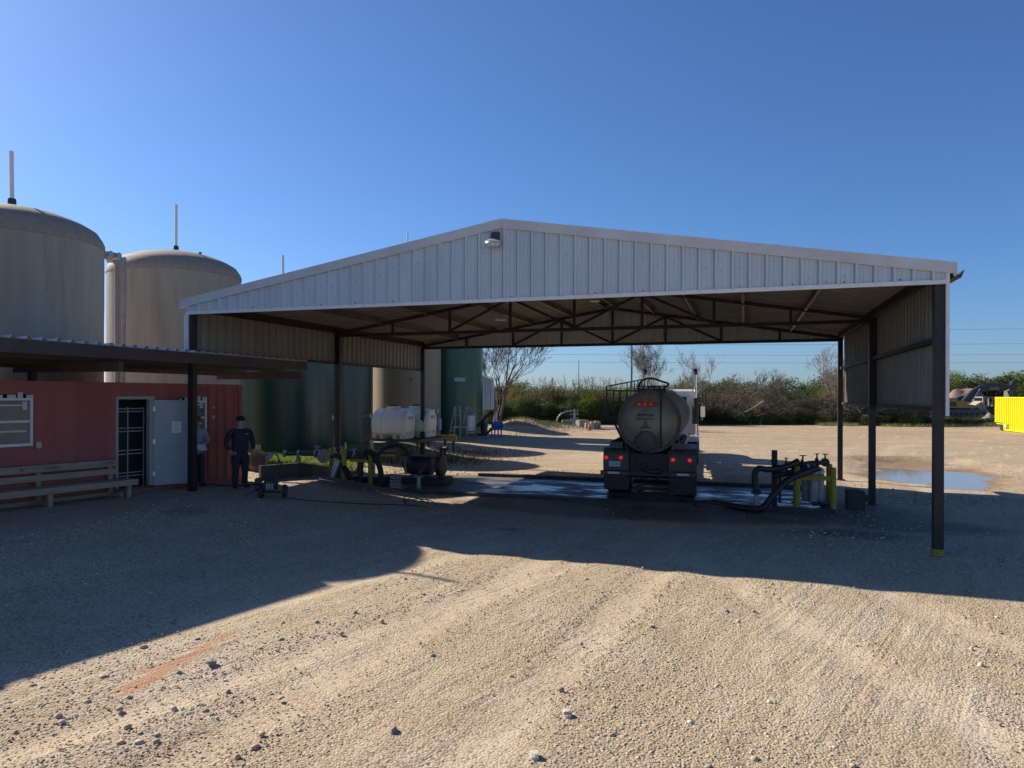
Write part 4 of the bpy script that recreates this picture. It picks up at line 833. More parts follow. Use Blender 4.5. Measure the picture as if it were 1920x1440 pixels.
ped = thing('standpipe', 'short steel standpipe with flange on the pad near the back left post', 'pipe', W(3.72, 5.25, .04), -TH)
MB().lathe([(.09, 0), (.09, .05), (.06, .06), (.06, .33), (.15, .34), (.15, .37), (.08, .38)], n=18).build('pipe', galv_m, ped, smooth=True); MB().tube([(0, 0, .38), (0, .1, .5), (0, .3, .55)], .055, 8).build('hose_end', dark_m, ped, smooth=True)
mb = MB(); mb.lathe([(.0, 0), (.45, .004), (.5, 0)], n=20)
wpole = thing('marker_post', 'short white marker post behind the yellow pump station', 'post', (at_v(698, 0, 25.5).x, 25.5, .25))
MB().box(-.05, .05, -.02, .02, 0.2, .98).build('post', trim_m, wpole); MB().box(-.055, .02, -.03, -.02, .62, 1.0).build('plate', trim_m, wpole)
# white leg tanks on their stand
legw = mat('white_poly_tank', (.70, .69, .63), (.62, .61, .56), 2, .4, c3=(.50, .36, .22), s3=.8, th3=.66)
zst = 1.06
sd = thing('tank_stand', 'dark steel stand carrying the two white plastic tanks', 'stand', W(-.55, 12.4, ground_h(*W(-.55, 12.4)[:2])-.03), -TH)
zsg = sd.location.z
mb = MB(); mb.box(-1.25, 1.25, -.75, -.67, zst-.1-zsg, zst-zsg); mb.box(-1.25, 1.25, 2.0, 2.08, zst-.1-zsg, zst-zsg); mb.box(-1.25, -1.17, -.67, 2.0, zst-.1-zsg, zst-zsg); mb.box(1.17, 1.25, -.67, 2.0, zst-.1-zsg, zst-zsg); mb.box(-1.17, 1.17, .6, .68, zst-.1-zsg, zst-zsg); mb.build('frame', dark_m, sd)
for x in (-1.15, 0, 1.15):
    for y in (-.7, 2.04): MB().box(x-.04, x+.04, y-.04, y+.04, 0, zst-.1-zsg).build('leg', dark_m, sd)
def legtank(label, x, y):
    p = W(x, y, zst+.003); t = thing('plastic_tank', label, 'tank', p, -TH, 'white plastic leg tanks')
    r, hl = .60, .78; mb = MB(); n_ = 30; st = []
    for s, k in ((-hl, 0), (-hl-.0, .62), (-hl+.03, .86), (-hl+.1, .97), (-hl+.2, 1), (-.36, 1), (-.34, 1.035), (-.26, 1.035), (-.24, .985), (.24, .985), (.26, 1.035), (.34, 1.035), (.36, 1), (hl-.2, 1), (hl-.1, .97), (hl-.03, .86), (hl, .62), (hl, 0)): st.append((s, k))
    vs = []; 
    for s, k in st:
        for j in range(n_):
            a = 2*pi*j/n_; xx, zz = cos(a)*r*k, sin(a)*r*k
            if zz < -.1 and k > .5: zz = max(zz*1.0, -.55*r*1.0) if abs(xx) < .3*r else zz; 
            if sin(a) < 0 and k > .9: xx = cos(a)/max(abs(cos(a)), .0001)*r*k*min(1, abs(cos(a))*1.25); zz = sin(a)*r*k
            vs.append((s, xx, zz+.62))
    fs = [(i*n_+j, i*n_+(j+1) % n_, (i+1)*n_+(j+1) % n_, (i+1)*n_+j) for i in range(len(st)-1) for j in range(n_)]
    mb.add(vs, fs); mb.build('body', legw, t, smooth=True)
    for s in (-.3, .3, -.62, .62): MB().box(s-.1, s+.1, -.5, .5, 0, .35).build('leg', legw, t, bevel=.03)
    MB().lathe([(.30, 1.12), (.30, 1.3), (.27, 1.33), (0, 1.33)], n=24).build('neck', legw, t, smooth=True); MB().lathe([(.2, 1.33), (.2, 1.39), (.17, 1.40), (0, 1.40)], n=24).build('lid', black_m, t, smooth=True)
    text_mesh('lettering', 'NO3', .2, stencil, t, frame((hl+.004, .05, .85), (0, 1, 0), (0, 0, 1)))
legtank('front white plastic leg tank with a brownish liquid line', -.8, 12.3); legtank('rear white plastic leg tank partly behind the back post', -.45, 13.7)
cg = thing('hose_reel_bundle', 'tangle of dark fittings hanging under the white tanks', 'fittings', W(-.5, 11.4, .62), -TH)
mb = MB(); rr_ = random.Random(4)
for k in range(9): a = V((rr_.uniform(-.4, .4), rr_.uniform(-.2, .2), rr_.uniform(-.1, .35))); mb.tube([a, a+V((rr_.uniform(-.25, .25), 0, rr_.uniform(-.2, .2)))], .035, 6)
mb.tube([(-.1, 0, .4), (-.1, 0, -.5)], .05, 8); mb.tube([(.3, 0, .4), (.3, 0, -.5)], .09, 10); mb.build('fitting', dark_m, cg)
yb_ = thing('yellow_beam', 'yellow steel beam lying by the ochre tank behind the post', 'beam', (*V2(828, 34), 0), -TH); yb_.location = (at_v(829, 0, 34).x, 34, at_v(829, 822, 34).z)
MB().box(-.85, .75, -.06, .06, -.12, .13).build('web', yellow_m, yb_); MB().box(-.85, .75, -.11, .11, .13, .16).build('flange', yellow_m, yb_)
for x in (-.7, .6): MB().box(x-.05, x+.05, -.05, .05, -.7, -.12).build('leg', dark_m, yb_)
# pipeline with valve, left of the middle post
pp = thing('pipeline', 'dark horizontal pipe with flange and hand valve above the grass', 'pipe', (0, 0, 0)); YP = 25.2
mb = MB(); mb.tube([at_v(537, 853, YP), at_v(563, 851, YP), at_v(566, 851, YP), at_v(600, 851, YP)], [.06, .06, .10, .10], 14); mb.tube([at_v(600, 851, YP), at_v(740, 851, YP+1.5)], .10, 14); mb.build('pipe', dark_m, pp, smooth=True)
mb = MB()
for px, r in ((534, .13), (560, .12), (592, .15), (600, .15), (608, .15)): mb.lathe([(r, -.03), (r, .03)], at_v(px, 851.5, YP), n=16, ax=(1, 0, 0))
mb.build('flange', galv_m, pp, smooth=True)
MB().lathe([(.24, -.02), (.24, .02)], at_v(607, 857, YP-.15), n=20, ax=(.2, 1, 0)).build('blind_flange', conc_m, pp)
mb = MB(); mb.tube([at_v(595, 851, YP), at_v(595, 839, YP)], .03, 6); mb.tube([at_v(589, 839, YP), at_v(602, 838, YP)], .02, 6); mb.tube([at_v(592, 836, YP-.1), at_v(598, 841, YP+.1)], .02, 6); mb.build('valve', galv_m, pp)
for px in (560, 640, 700): q = at_v(px, 855, YP); MB().box(q.x-.06, q.x+.06, YP-.1, YP+.1, ground_h(q.x, YP)-.1, q.z-.06).build('support', conc_m, pp)
bw = thing('retaining_board', 'long dark steel channel edging the grass behind the pressure washer', 'edging', (0, 0, 0))
mb = MB(); a_, b_, c_ = at(487, 905, .40), at(560, 902, .35), at(642, 888, .28)
for p, q in ((a_, b_), (b_, c_)):
    d = (q-p).normalized(); nn = V((-d.y, d.x, 0))*.06; vs = []
    for s, pt in ((0, p), (0, q)):
        z0 = ground_h(pt.x, pt.y)-.1
        for off in (-nn, nn):
            for zz in (z0, z0+.52): vs.append((pt.x+off.x, pt.y+off.y, zz))
    mb.add(vs, [(0, 1, 5, 4), (2, 6, 7, 3), (1, 3, 7, 5), (0, 4, 6, 2), (0, 2, 3, 1), (4, 5, 7, 6)])
mb.build('channel', dark_m, bw)
# thin hoses and cables on the ground
def gz(px, py, dz=.015):
    p = at(px, py, .2)
    for _ in range(4): p = at(px, py, ground_h(p.x, p.y))
    p.z = ground_h(p.x, p.y)+dz; return p
pale_h = mat('pale_hose', (.42, .36, .27), (.33, .28, .2), 5, .6)
q0 = gz(612, 905)
hose([at_v(613, 845, q0.y), at_v(612, 870, q0.y), at_v(612, 895, q0.y)]+[gz(614, 912), gz(622, 922), gz(636, 930), gz(655, 936), gz(690, 938), gz(730, 938), gz(760, 942), gz(790, 947)], .012, 'thin pale hose hanging from the pump and trailing along the ground', pale_h, sub=4)
hose([gz(530, 935), gz(580, 940), gz(640, 943), gz(700, 946), gz(760, 948), gz(800, 952)], .011, 'thin dark cable on the ground from the pressure washer', sub=4, name='cable')
a_ = gz(758, 946)
hose([a_, a_+V((0, .02, .16)), a_+V((.25, .05, .28)), a_+V((.5, .1, .2)), a_+V((.62, .12, .0)), a_+V((.45, 0, .1)), a_+V((.2, 0, .17)), a_+V((-.02, -.02, .05)), a_+V((.3, -.1, .14)), a_+V((.7, -.1, .1)), a_+V((.85, -.2, .0))], .012, 'loose coil of thin black wire standing up on the ground', name='cable')
hose([gz(528, 905), gz(545, 906), gz(565, 908), gz(590, 913)], .014, 'short pale hose lying beside the pressure washer', pale_h, sub=4)
hose([V((-8.1, 18.9, .47)), V((-7.6, 18.6, .465)), V((-7.1, 18.6, .465)), V((-6.8, 18.9, .465)), V((-6.3, 19.2, .43)), V((-5.8, 19.0, .40))], .014, 'thin black cable lying on the slab behind the two men', sub=5, name='cable')
# pressure washer
pw = thing('pressure_washer', 'black wheeled pressure washer with a rag on its handle', 'pressure washer', (at(508, 936, .33).x, at(508, 936, .33).y, ground_h(at(508, 936, .33).x, at(508, 936, .33).y)+.005), R(8))
for s in (-.27, .27):
    w_ = MB().lathe([(.07, -.04), (.15, -.045), (.165, -.03), (.165, .03), (.15, .045), (.07, .04)], (s+.05, .02, .165), 'x', 24).build('wheel', black_m, pw, smooth=True)
    MB().lathe([(.085, -.03), (.02, -.01), (.02, .01), (.085, .03)], (s+.05, .02, .165), 'x', 16).build('rim', galv_m, w_, smooth=True)
mb = MB(); mb.tube([(-.18, .25, .12), (-.2, -.1, .14), (-.12, -.15, .4), (-.13, -.05, .62), (-.19, .05, .92), (-.16, .07, 1.02), (-.05, .08, 1.08), (.05, .08, 1.08), (.14, .07, 1.02), (.18, .05, .92), (.13, -.05, .62), (.12, -.15, .4), (.2, -.1, .14), (.18, .25, .12), (-.18, .25, .12)], .016, 8); mb.tube([(-.27, .02, .165), (.3, .02, .165)], .014, 8); mb.build('frame', dark_m, pw, smooth=True)
MB().box(-.17, .15, -.14, .18, .2, .44).build('engine', dark_m, pw, bevel=.04); MB().box(-.2, .02, -.1, .14, .44, .6).build('fuel_tank', black_m, pw, bevel=.05); MB().lathe([(.03, -.1), (.09, -.09), (.09, .06), (.05, .08)], (-.28, 0, .27), 'x', 18).build('pump_head', dark_m, pw, smooth=True)
MB().box(-.36, -.2, -.12, .06, .38, .5).build('air_filter', dark_m, pw, bevel=.02); mb = MB()
for k in range(3): mb.box(-.08+k*.06, -.05+k*.06, -.155, -.14, .24, .38)
mb.build('cooling_fin', galv_m, pw); MB().prism([(-.12, 1.0), (-.06, 1.11), (.05, 1.1), (.02, 1.0), (-.02, .93)], (0, .05, 0), (1, 0, 0), (0, 0, 1), (0, 1, 0), .06).build('rag', mat('blue_grey_rag', (.2, .22, .28)), pw, bevel=.01)
mb = MB(); mb.tube([(.18, .05, .9), (.24, .03, .85), (.22, .04, .72)], .02, 6); mb.tube([(-.3, -.05, .25), (-.45, -.15, .15), (-.6, -.1, .05)], .012, 6); mb.build('spray_gun', black_m, pw, smooth=True)
# traffic cones
def cone(name_label, p, h, rb, two):
    c = thing('traffic_cone', name_label, 'traffic cone', p)
    MB().box(-rb*1.15, rb*1.15, -rb*1.15, rb*1.15, 0, .03).build('base', orange_m if two else black_m, c, bevel=.01)
    MB().lathe([(rb*.85, .03), (.03, h), (.02, h), (0, h)], n=24).build('body', orange_m, c, smooth=True)
    t0, t1 = .42, .56; f = lambda t: rb*.85+(.03-rb*.85)*t
    MB().lathe([(f(t0)+.004, .03+(h-.03)*t0), (f(t1)+.004, .03+(h-.03)*t1)], n=24).build('band', mat('cone_band', (.5, .5, .5), rough=.5), c, smooth=True)
cone('tall faded orange traffic cone against the right end of the red container', (-8.05, 19.85, .43), 1.10, .13, True)
cone('orange traffic cone leaning by the concrete blocks far behind', (*at(1105, 808, 0)[:2], ground_h(*at(1105, 808, 0)[:2])), .78, .17, False)
tyre = thing('leaning_tire', 'pale worn hoop leaning on the green tank behind the man in dark clothes', 'tire', (at_v(480, 0, 22).x, 22.2, ground_h(at_v(480, 0, 22).x, 22)+.02)); tyre.rotation_euler = (R(-14), 0, R(25)); tyre.scale = (.62, .62, .62)
MB().lathe([(.36, -.07), (.50, -.09), (.54, -.04), (.54, .04), (.50, .09), (.36, .07), (.36, -.07)], (0, 0, .54), 'y', 32).build('tread', mat('worn_tire', (.26, .22, .18), (.18, .16, .13), 5, .8), tyre, smooth=True); MB().lathe([(.36, -.05), (.2, -.03), (.05, 0), (0, 0)], (0, 0, .54), 'y', 24).build('rim', mat('pale_rim', (.3, .29, .26)), tyre, smooth=True)
# ---------------------------------------------------------------- people
skin = mat('skin', (.42, .25, .18), rough=.55); navy = mat('navy_cloth', (.012, .014, .024), (.03, .032, .045), 6, .85, bump=1.0, bscale=7); darkc = mat('dark_cap', (.012, .012, .013), rough=.85)
shirt_w = mat('pale_shirt', (.36, .38, .42), (.30, .32, .36), 5, .85, bump=1.0, bscale=7); jeans = mat('dark_trousers', (.035, .03, .032), (.05, .045, .045), 6, .85, bump=.3, bscale=12)
def skin_mesh(name, joints, edges, m_, parent, root=0, sub=2):
    me = bpy.data.meshes.new(name); me.from_pydata([j[0] for j in joints], edges, []); o = bpy.data.objects.new(name, me); COL.objects.link(o)
    o.modifiers.new('s', 'SKIN'); o.modifiers.new('d', 'SUBSURF').levels = sub; o.modifiers['d'].render_levels = sub
    for i, j in enumerate(joints):
        sv = me.skin_vertices[0].data[i]; r = j[1]; sv.radius = r if isinstance(r, tuple) else (r, r); sv.use_root = (i == root)
    bpy.context.view_layer.update()
    me2 = bpy.data.meshes.new_from_object(o.evaluated_get(bpy.context.evaluated_depsgraph_get())); bpy.data.objects.remove(o)
    me2.materials.clear(); me2.materials.append(m_); me2.polygons.foreach_set('use_smooth', [True]*len(me2.polygons))
    o = bpy.data.objects.new(name, me2); COL.objects.link(o); o.parent = parent; return o
def join_into(a, others):
    bm = bmesh.new(); bm.from_mesh(a.data)
    for o in others: bm.from_mesh(o.data); bpy.data.objects.remove(o)
    bm.to_mesh(a.data); bm.free(); a.data.polygons.foreach_set('use_smooth', [True]*len(a.data.polygons))
def person(label, p, rz, h, girth, arms, shirt, trou, hat, head_turn=0, hem=.86, tilt=0):
    # local: facing -y; heights as fractions of h
    r = thing('person', label, 'person', p, rz); k = h/1.78; g = girth; gb = g*.86
    def J(x, y, z, rad): return ((x*k, y*k, z*k), tuple(q*k for q in rad) if isinstance(rad, tuple) else rad*k)
    hx = head_turn*.02
    B = [J(0, .01, .98, (.12*gb, .09*gb)), J(0, .0, 1.14, (.13*gb, .10*gb)), J(0, .0, 1.32, (.15*gb, .105*gb)), J(0, .01, 1.44, (.12*gb, .08)), J(0, .0, 1.52, .06), J(0, -.02, 1.60, .068), J(0, -.02, 1.70, (.078, .092)), J(0, -.015, 1.755, .05)]
    E_ = [(0, 1), (1, 2), (2, 3), (3, 4), (4, 5), (5, 6), (6, 7)]
    def limb(start, pts):
        q = start
        for pt in pts: B.append(pt); E_.append((q, len(B)-1)); q = len(B)-1
        return q
    for s in (-1, 1):
        limb(0, [J(s*.09*gb, .01, .90, .075*gb), J(s*.115, -.01, .70, .062*gb), J(s*.125, -.02, .50, .052), J(s*.13, .01, .30, .048), J(s*.135, .03, .09, .04), J(s*.15, -.05, .045, .042), J(s*.165, -.15, .035, .035)])
    hands = []
    for s, (el, wr, ha) in zip((-1, 1), arms):
        limb(3, [J(s*.17*g, .01, 1.43, .065), J(*[a_ for a_ in el], .045), J(*wr, .03), J(*ha, (.036, .02))]); hands.append((V(wr), V(ha), s))
    body = skin_mesh('body', B, E_, skin, r)
    fl = []
    for wv, hv, s in hands:                           # five separate curled fingers per hand
        d = (hv-wv).normalized(); side = d.cross(V((0, 1, 0))); side = side.normalized() if side.length > .1 else V((1, 0, 0)); pn = d.cross(side)
        for i, ln in enumerate((.070, .080, .075, .058)):
            b0_ = hv+side*(-.027+.018*i)+d*.01; js = [J(*b0_, .010), J(*(b0_+d*ln*.55), .009), J(*(b0_+d*ln*.8+pn*.02), .008), J(*(b0_+d*ln*.85+pn*.045), .007)]
            fl.append(skin_mesh('finger', js, [(0, 1), (1, 2), (2, 3)], skin, r, sub=1))
        b0_ = wv.lerp(hv, .5)+side*-.025; js = [J(*b0_, .012), J(*(b0_+d*.03-side*.03+pn*.01), .011), J(*(b0_+d*.07-side*.035+pn*.025), .008)]; fl.append(skin_mesh('finger', js, [(0, 1), (1, 2)], skin, r, sub=1))
    # face: nose, ears, brow ridge joined to the body
    hz = 1.685
    mb = MB(); mb.lathe([(.0, 0), (.016, .01), (.012, .03), (0, .04)], (0, -.107*k, (hz-.035)*k), n=8); f1 = mb.build('nose', skin, r)
    mb = MB()
    for s in (-1, 1): mb.lathe([(0, -.012), (.022, -.006), (.03, 0), (.022, .006), (0, .012)], (s*.08*k, .0, (hz-.02)*k), 'x', 10)
    f2 = mb.build('ear', skin, r); mb = MB(); mb.box(-.022*k, .022*k, -.103*k, -.09*k, (hz-.078)*k, (hz-.07)*k); mb.box(-.02*k, .02*k, -.101*k, -.09*k, (hz-.088)*k, (hz-.082)*k); f3 = mb.build('mouth', skin, r)
    join_into(body, fl+[f1, f2, f3])
    mb = MB()
    for s in (-1, 1): mb.lathe([(.0, -.012), (.012, -.006), (.013, 0), (0, .008)], (s*.032*k, -.088*k, hz*k), 'y', 10)
    mb.build('eye', glass_m, r, smooth=True)
    # shirt
    C = [J(0, .01, hem, (.172*g, .135*g)), J(0, .01, 1.0, (.17*g, .135*g)), J(0, .0, 1.15, (.165*g, .135*g)), J(0, .0, 1.32, (.182*g, .138*g)), J(0, .01, 1.43, (.15*g, .10)), J(0, .005, 1.49, .075)]
    CE = [(0, 1), (1, 2), (2, 3), (3, 4), (4, 5)]
    for s, (el, wr, ha) in zip((-1, 1), arms):
        q = 4
        wv = V(el).lerp(V(wr), .9)
        for pt in (J(s*.185*g, .01, 1.425, .082), J(*V((s*.2*g, .01, 1.42)).lerp(V(el), .5), .075), J(*el, .066), J(*wv, .048)): C.append(pt); CE.append((q, len(C)-1)); q = len(C)-1
    skin_mesh('shirt', C, CE, shirt, r)
    D = [J(0, .01, 1.0, (.162*g, .125*g)), J(0, .01, .93, (.165*g, .128*g))]; DE = [(0, 1)]
    for s in (-1, 1):
        q = 1
        for pt in (J(s*.10*g, .01, .84, .115*g), J(s*.115, -.01, .66, .098*g), J(s*.125, -.02, .48, .082), J(s*.13, .0, .28, .08), J(s*.135, .02, .07, .078)): D.append(pt); DE.append((q, len(D)-1)); q = len(D)-1
    skin_mesh('trousers', D, DE, trou, r)
    for s in (-1, 1):
        skin_mesh('shoe', [J(s*.138, .05, .05, .055), J(s*.15, -.04, .05, (.055, .05)), J(s*.168, -.16, .038, (.048, .036))], [(0, 1), (1, 2)], darkc, r, sub=1)
    mb = MB(); zc = 1.715*k
    mb.lathe([(.106*k, -.015), (.11*k, .01), (.106*k, .05), (.085*k, .085), (.045*k, .105), (0, .11)], (0, -.015*k, zc), n=24)
    mb.v = [(x, y*1.12, z) for x, y, z in mb.v]
    cp = mb.build('cap', hat, r, smooth=True)
    mb = MB(); pr = [(.085*cos(a), -.075-.115*sin(a)) for a in [i*pi/10 for i in range(11)]]
    mb.prism([(x*k, y*k) for x, y in pr], (0, 0, zc-.012), (1, 0, 0), (0, 1, 0), (0, 0, 1), .012); mb.build('visor', hat, cp)
    return r, k
pos2 = gz(450, 915, 0)
r2, k2 = person('person in dark navy work clothes and a dark cap standing right of the container', (pos2.x, pos2.y, .457), R(48), 1.80, 1.36,
    (((-.36, .03, 1.13), (-.27, -.02, .93), (-.20, -.06, .90)), ((.36, .03, 1.13), (.34, -.04, .92), (.30, -.10, .88))), navy, navy, darkc)
mb = MB(); mb.box(.05*k2, .12*k2, -.178*k2, -.172*k2, 1.36*k2, 1.375*k2); mb.build('chest_logo', trim_m, r2)
mb = MB(); mb.box(-.07*k2, -.005*k2, -.112*k2, -.106*k2, 1.66*k2, 1.69*k2); mb.box(.005*k2, .07*k2, -.112*k2, -.106*k2, 1.66*k2, 1.69*k2); mb.build('glasses', mat('pale_lens', (.2, .22, .24), rough=.1), r2)
r1, k1 = person('person in a pale long shirt reading a paper, half hidden behind the porch post', (-8.18, 18.45, .457), R(48), 1.80, 1.1,
    (((-.29, .0, 1.16), (-.12, -.22, 1.08), (-.05, -.26, 1.10)), ((.29, .0, 1.16), (.14, -.22, 1.10), (.07, -.27, 1.12))), shirt_w, jeans, mat('tan_cap', (.10, .07, .055), rough=.8), hem=.74)
pc = thing('paper_sheet', 'sheet of paper held by the person in the pale shirt', 'paper', (0, 0, 0)); pc.location = (-8.18+.25, 18.45-.26, 1.50); pc.rotation_euler = (R(-55), 0, R(40))
MB().box(-.11, .11, -.002, .002, -.14, .14).build('sheet', white_p, pc); MB().box(-.115, .115, .003, .007, -.145, .145).build('clipboard', wood_m, pc)
# ---------------------------------------------------------------- ladder platform, filter vessel, blue pump, shed (far left behind the canopy)
YF = 44.6; zf = lambda px, Y=YF: ground_h((px-960)/FPX*Y, Y)
ld = thing('step_platform', 'grey metal stair platform with handrails before the emerald tank', 'stairs', (at_v(858, 0, YF).x, YF, at_v(858, 818, YF).z))
s_ = YF/FPX
def lp(px, py, y=0): return ((px-858)*s_, y, (818-py)*s_)
mb = MB()
for y in (0, .7): mb.tube([lp(843, 812, y), lp(852, 762, y), lp(862, 762, y), lp(863, 800, y)], .022, 6); mb.tube([lp(853, 762, y), lp(853, 801, y)], .02, 6); mb.tube([lp(853, 780, y), lp(863, 779, y)], .018, 6); mb.tube([lp(868, 796, y), lp(875, 763, y)], .03, 6)
mb.build('handrail', galv_m, ld)
mb = MB(); mb.box(lp(850, 0)[0], lp(876, 0)[0], 0, .75, lp(0, 802)[2], lp(0, 800)[2]); mb.build('platform', galv_m, ld)
mb = MB()
for px, py in ((845, 815), (848, 809), (850, 804)): mb.box(lp(px, 0)[0]-.1, lp(px, 0)[0]+.15, 0, .7, lp(0, py)[2], lp(0, py)[2]+.04)
mb.build('step', galv_m, ld)
for px in (852, 863, 875):
    for y in (.02, .7): mb = MB(); mb.bar(lp(px, 801, y), lp(px-1, 822, y), .05, .05); mb.build('leg', galv_m, ld)
fv = thing('filter_vessel', 'pale upright filter vessel with blue top beside the stair platform', 'filter', (at_v(883, 0, YF-.3).x, YF-.3, at_v(883, 818, YF-.3).z))
MB().lathe([(.12, .3), (.22, .36), (.24, .5), (.24, 1.25), (.22, 1.32)], n=24).build('vessel', white_p, fv, smooth=True); MB().lathe([(.27, 1.30), (.29, 1.34), (.29, 1.42), (.2, 1.5), (.05, 1.52), (0, 1.52)], n=24).build('cap', mat('faded_blue', (.12, .2, .36), rough=.5), fv, smooth=True)
for a in range(6): b_ = a*pi/3; MB().tube([(.31*cos(b_), .31*sin(b_), .25), (.31*cos(b_), .31*sin(b_), 1.35)], .02, 6).build('rod', galv_m, fv)
for x in (-.3, .28): MB().box(x-.03, x+.03, -.3, -.24, -.2, .4).build('leg', mat('rusty_leg', (.2, .09, .05)), fv)
MB().box(-.32, .3, -.3, .3, .2, .26).build('base', galv_m, fv); mb = MB(); mb.tube([(0, 0, 1.5), (0, 0, 1.72)], .02, 6); mb.tube([(-.1, 0, 1.72), (.1, 0, 1.72)], .03, 6); mb.tube([(-.18, 0, 1.45), (-.18, 0, 1.8), (.24, 0, 1.8), (.26, 0, 1.4)], .015, 6); mb.build('valve', galv_m, fv)
YB = 46
bp_ = thing('blue_pump', 'bright blue pump on four legs at the road edge', 'pump', (at_v(930, 0, YB).x, YB, at_v(930, 820, YB).z-.05))
s_ = YB/FPX
def bpnt(px, py, y=0): return ((px-930)*s_, y, (820-py)*s_+.05)
MB().lathe([(.15, -.2), (.25, -.15), (.27, 0), (.25, .15), (.15, .2)], bpnt(929, 798), 'y', 20).build('pump_casing', blue_m, bp_, smooth=True); MB().lathe([(.2, -.02), (.21, .3), (.2, .32), (.08, .34)], bpnt(934, 797), 'x', 20).build('motor', blue_m, bp_, smooth=True)
for px in (922, 928, 934, 940): o = MB(); o.bar(bpnt(px, 803), bpnt(px, 821), .09, .09); o.build('leg', blue_m, bp_)
MB().box(bpnt(921, 0)[0], bpnt(942, 0)[0], -.2, .2, bpnt(0, 804)[2], bpnt(0, 802)[2]).build('base', blue_m, bp_); MB().lathe([(.06, .0), (.06, .1), (.12, .1), (.12, .13), (.07, .14), (.09, .2), (.09, .62), (.05, .64)], bpnt(930, 791), n=16).build('standpipe', white_p, bp_, smooth=True)
hose([at_v(924, 775, YB), at_v(920, 775, YB), at_v(914, 779, YB), at_v(905, 789, YB), at_v(895, 799, YB), at_v(889, 804, YB)], .10, 'black hose sloping from the blue pump to the filter vessel')
hose([at_v(921, 804, YB), at_v(916, 810, YB), at_v(908, 815, YB), at_v(895, 815, YB)], .08, 'short black hose on the ground left of the blue pump')
gt = thing('green_drum', 'small dark green upright drum under the sloping hose', 'drum', (at_v(908, 0, 47.5).x, 47.5, at_v(908, 806, 47.5).z)); MB().lathe([(.24, -.4), (.24, .5), (.2, .55), (.08, .6), (0, .6)], n=20).build('shell', grn_2, gt, smooth=True); MB().lathe([(.25, .3), (.25, .34)], n=20).build('hoop', dark_m, gt)
YS = 56
sh = thing('metal_shed', 'small white sheet-metal shed raised on posts beyond the emerald tank', 'shed', (at_v(905, 0, YS).x, YS, 0)); s_ = YS/FPX
mb = MB(); x0, x1 = -1.4, (925-905)*s_; zt0, zt1, zb = CH-(704-HZ)*s_, CH-(712-HZ)*s_, CH-(768-HZ)*s_
mb.sheet(rib_profile(x1-x0, .2), lambda s: V((x0+s, 0, zb)), lambda s: V((x0+s, 0, zt0+.5+(zt1-zt0-.5)*s/(x1-x0))), (0, -1, 0)); mb.box(x0, x1, .02, 2.5, zb, zb+.05); mb.box(x1-.02, x1, .02, 2.5, zb, zt1-.05); mb.build('wall', panel_w, sh)
mb = MB(); mb.add([(x0, -.1, zt0+.56), (x1+.1, -.1, zt1+.02), (x1+.1, 2.6, zt1+.02), (x0, 2.6, zt0+.56), (x0, -.1, zt0+.62), (x1+.1, -.1, zt1+.08), (x1+.1, 2.6, zt1+.08), (x0, 2.6, zt0+.62)], [(0, 1, 2, 3), (4, 5, 6, 7), (0, 1, 5, 4), (1, 2, 6, 5), (2, 3, 7, 6), (3, 0, 4, 7)]); mb.build('roof', trim_m, sh)
MB().box(x1-.12, x1-.05, 0, .08, -.2, zb).build('post', dark_m, sh)
# wellhead with gooseneck, blocks
YW = 64; wh = thing('wellhead', 'small grey wellhead with valves and a curved gooseneck pipe', 'wellhead', (at_v(1077, 0, YW).x, YW, at_v(1077, 800, YW).z)); s_ = YW/FPX
def wp(px, py, y=0): return ((px-1077)*s_, y, (800-py)*s_)
mb = MB(); mb.lathe([(.2, 0), (.2, .25), (.12, .3), (.12, .7), (.2, .72), (.2, .8), (.1, .82), (.1, 1.1), (.18, 1.12), (.18, 1.2), (.08, 1.22), (.08, 1.6), (0, 1.62)], n=16); mb.build('stack', galv_m, wh, smooth=True)
mb = MB()
for z in (.75, 1.15, 1.45): mb.tube([(-.3, 0, z), (.3, 0, z)], .05, 8); mb.lathe([(.14, -.02), (.14, .02)], (.32, 0, z), 'x', 12); mb.lathe([(.12, -.02), (.12, .02)], (-.32, 0, z), 'x', 12)
mb.build('valve', galv_m, wh); mb = MB(); mb.tube([wp(1070, 771), wp(1062, 771), wp(1052, 776), wp(1046, 783), wp(1044, 790), wp(1044, 799)], .07, 8); mb.build('gooseneck', galv_m, wh, smooth=True)
blk = mat('concrete_block', (.40, .35, .28), (.32, .28, .23), 3, .9, bump=.4, bscale=12)
def block(px0_, px1_, py0, py1, Y, dp, label, rz=0):
    s_ = Y/FPX; xc = ((px0_+px1_)/2-960)*s_; z0 = CH-(py1-HZ)*s_; r = thing('concrete_block', label, 'concrete block', (xc, Y, z0-.03), rz, 'concrete blocks around the wellhead')
    hw = (px1_-px0_)/2*s_; hh_ = (py1-py0)*s_; MB().box(-hw, hw, 0, dp, -.1, hh_).build('block', blk, r, bevel=.05); MB().box(-.15, .15, dp/2-.08, dp/2+.08, hh_+.001, hh_+.07).build('lifting_lug', blk, r, bevel=.02)
block(1054, 1080, 787, 798, 65.5, .8, 'long pale concrete block directly behind the wellhead'); block(1086, 1106, 787, 799, 62, 1.6, 'largest pale block just left of the orange cone far behind', .15)
block(1098, 1106, 792, 806, 59.8, .7, 'concrete block end right behind the orange cone'); block(1108, 1115, 790, 806, 59.6, .8, 'narrow block immediately right of the orange cone'); block(1116, 1121, 789, 805, 59.9, .8, 'middle narrow block in the row right of the cone'); block(1121.5, 1127, 790, 804, 60.3, .8, 'last narrow block at the right end of the row')
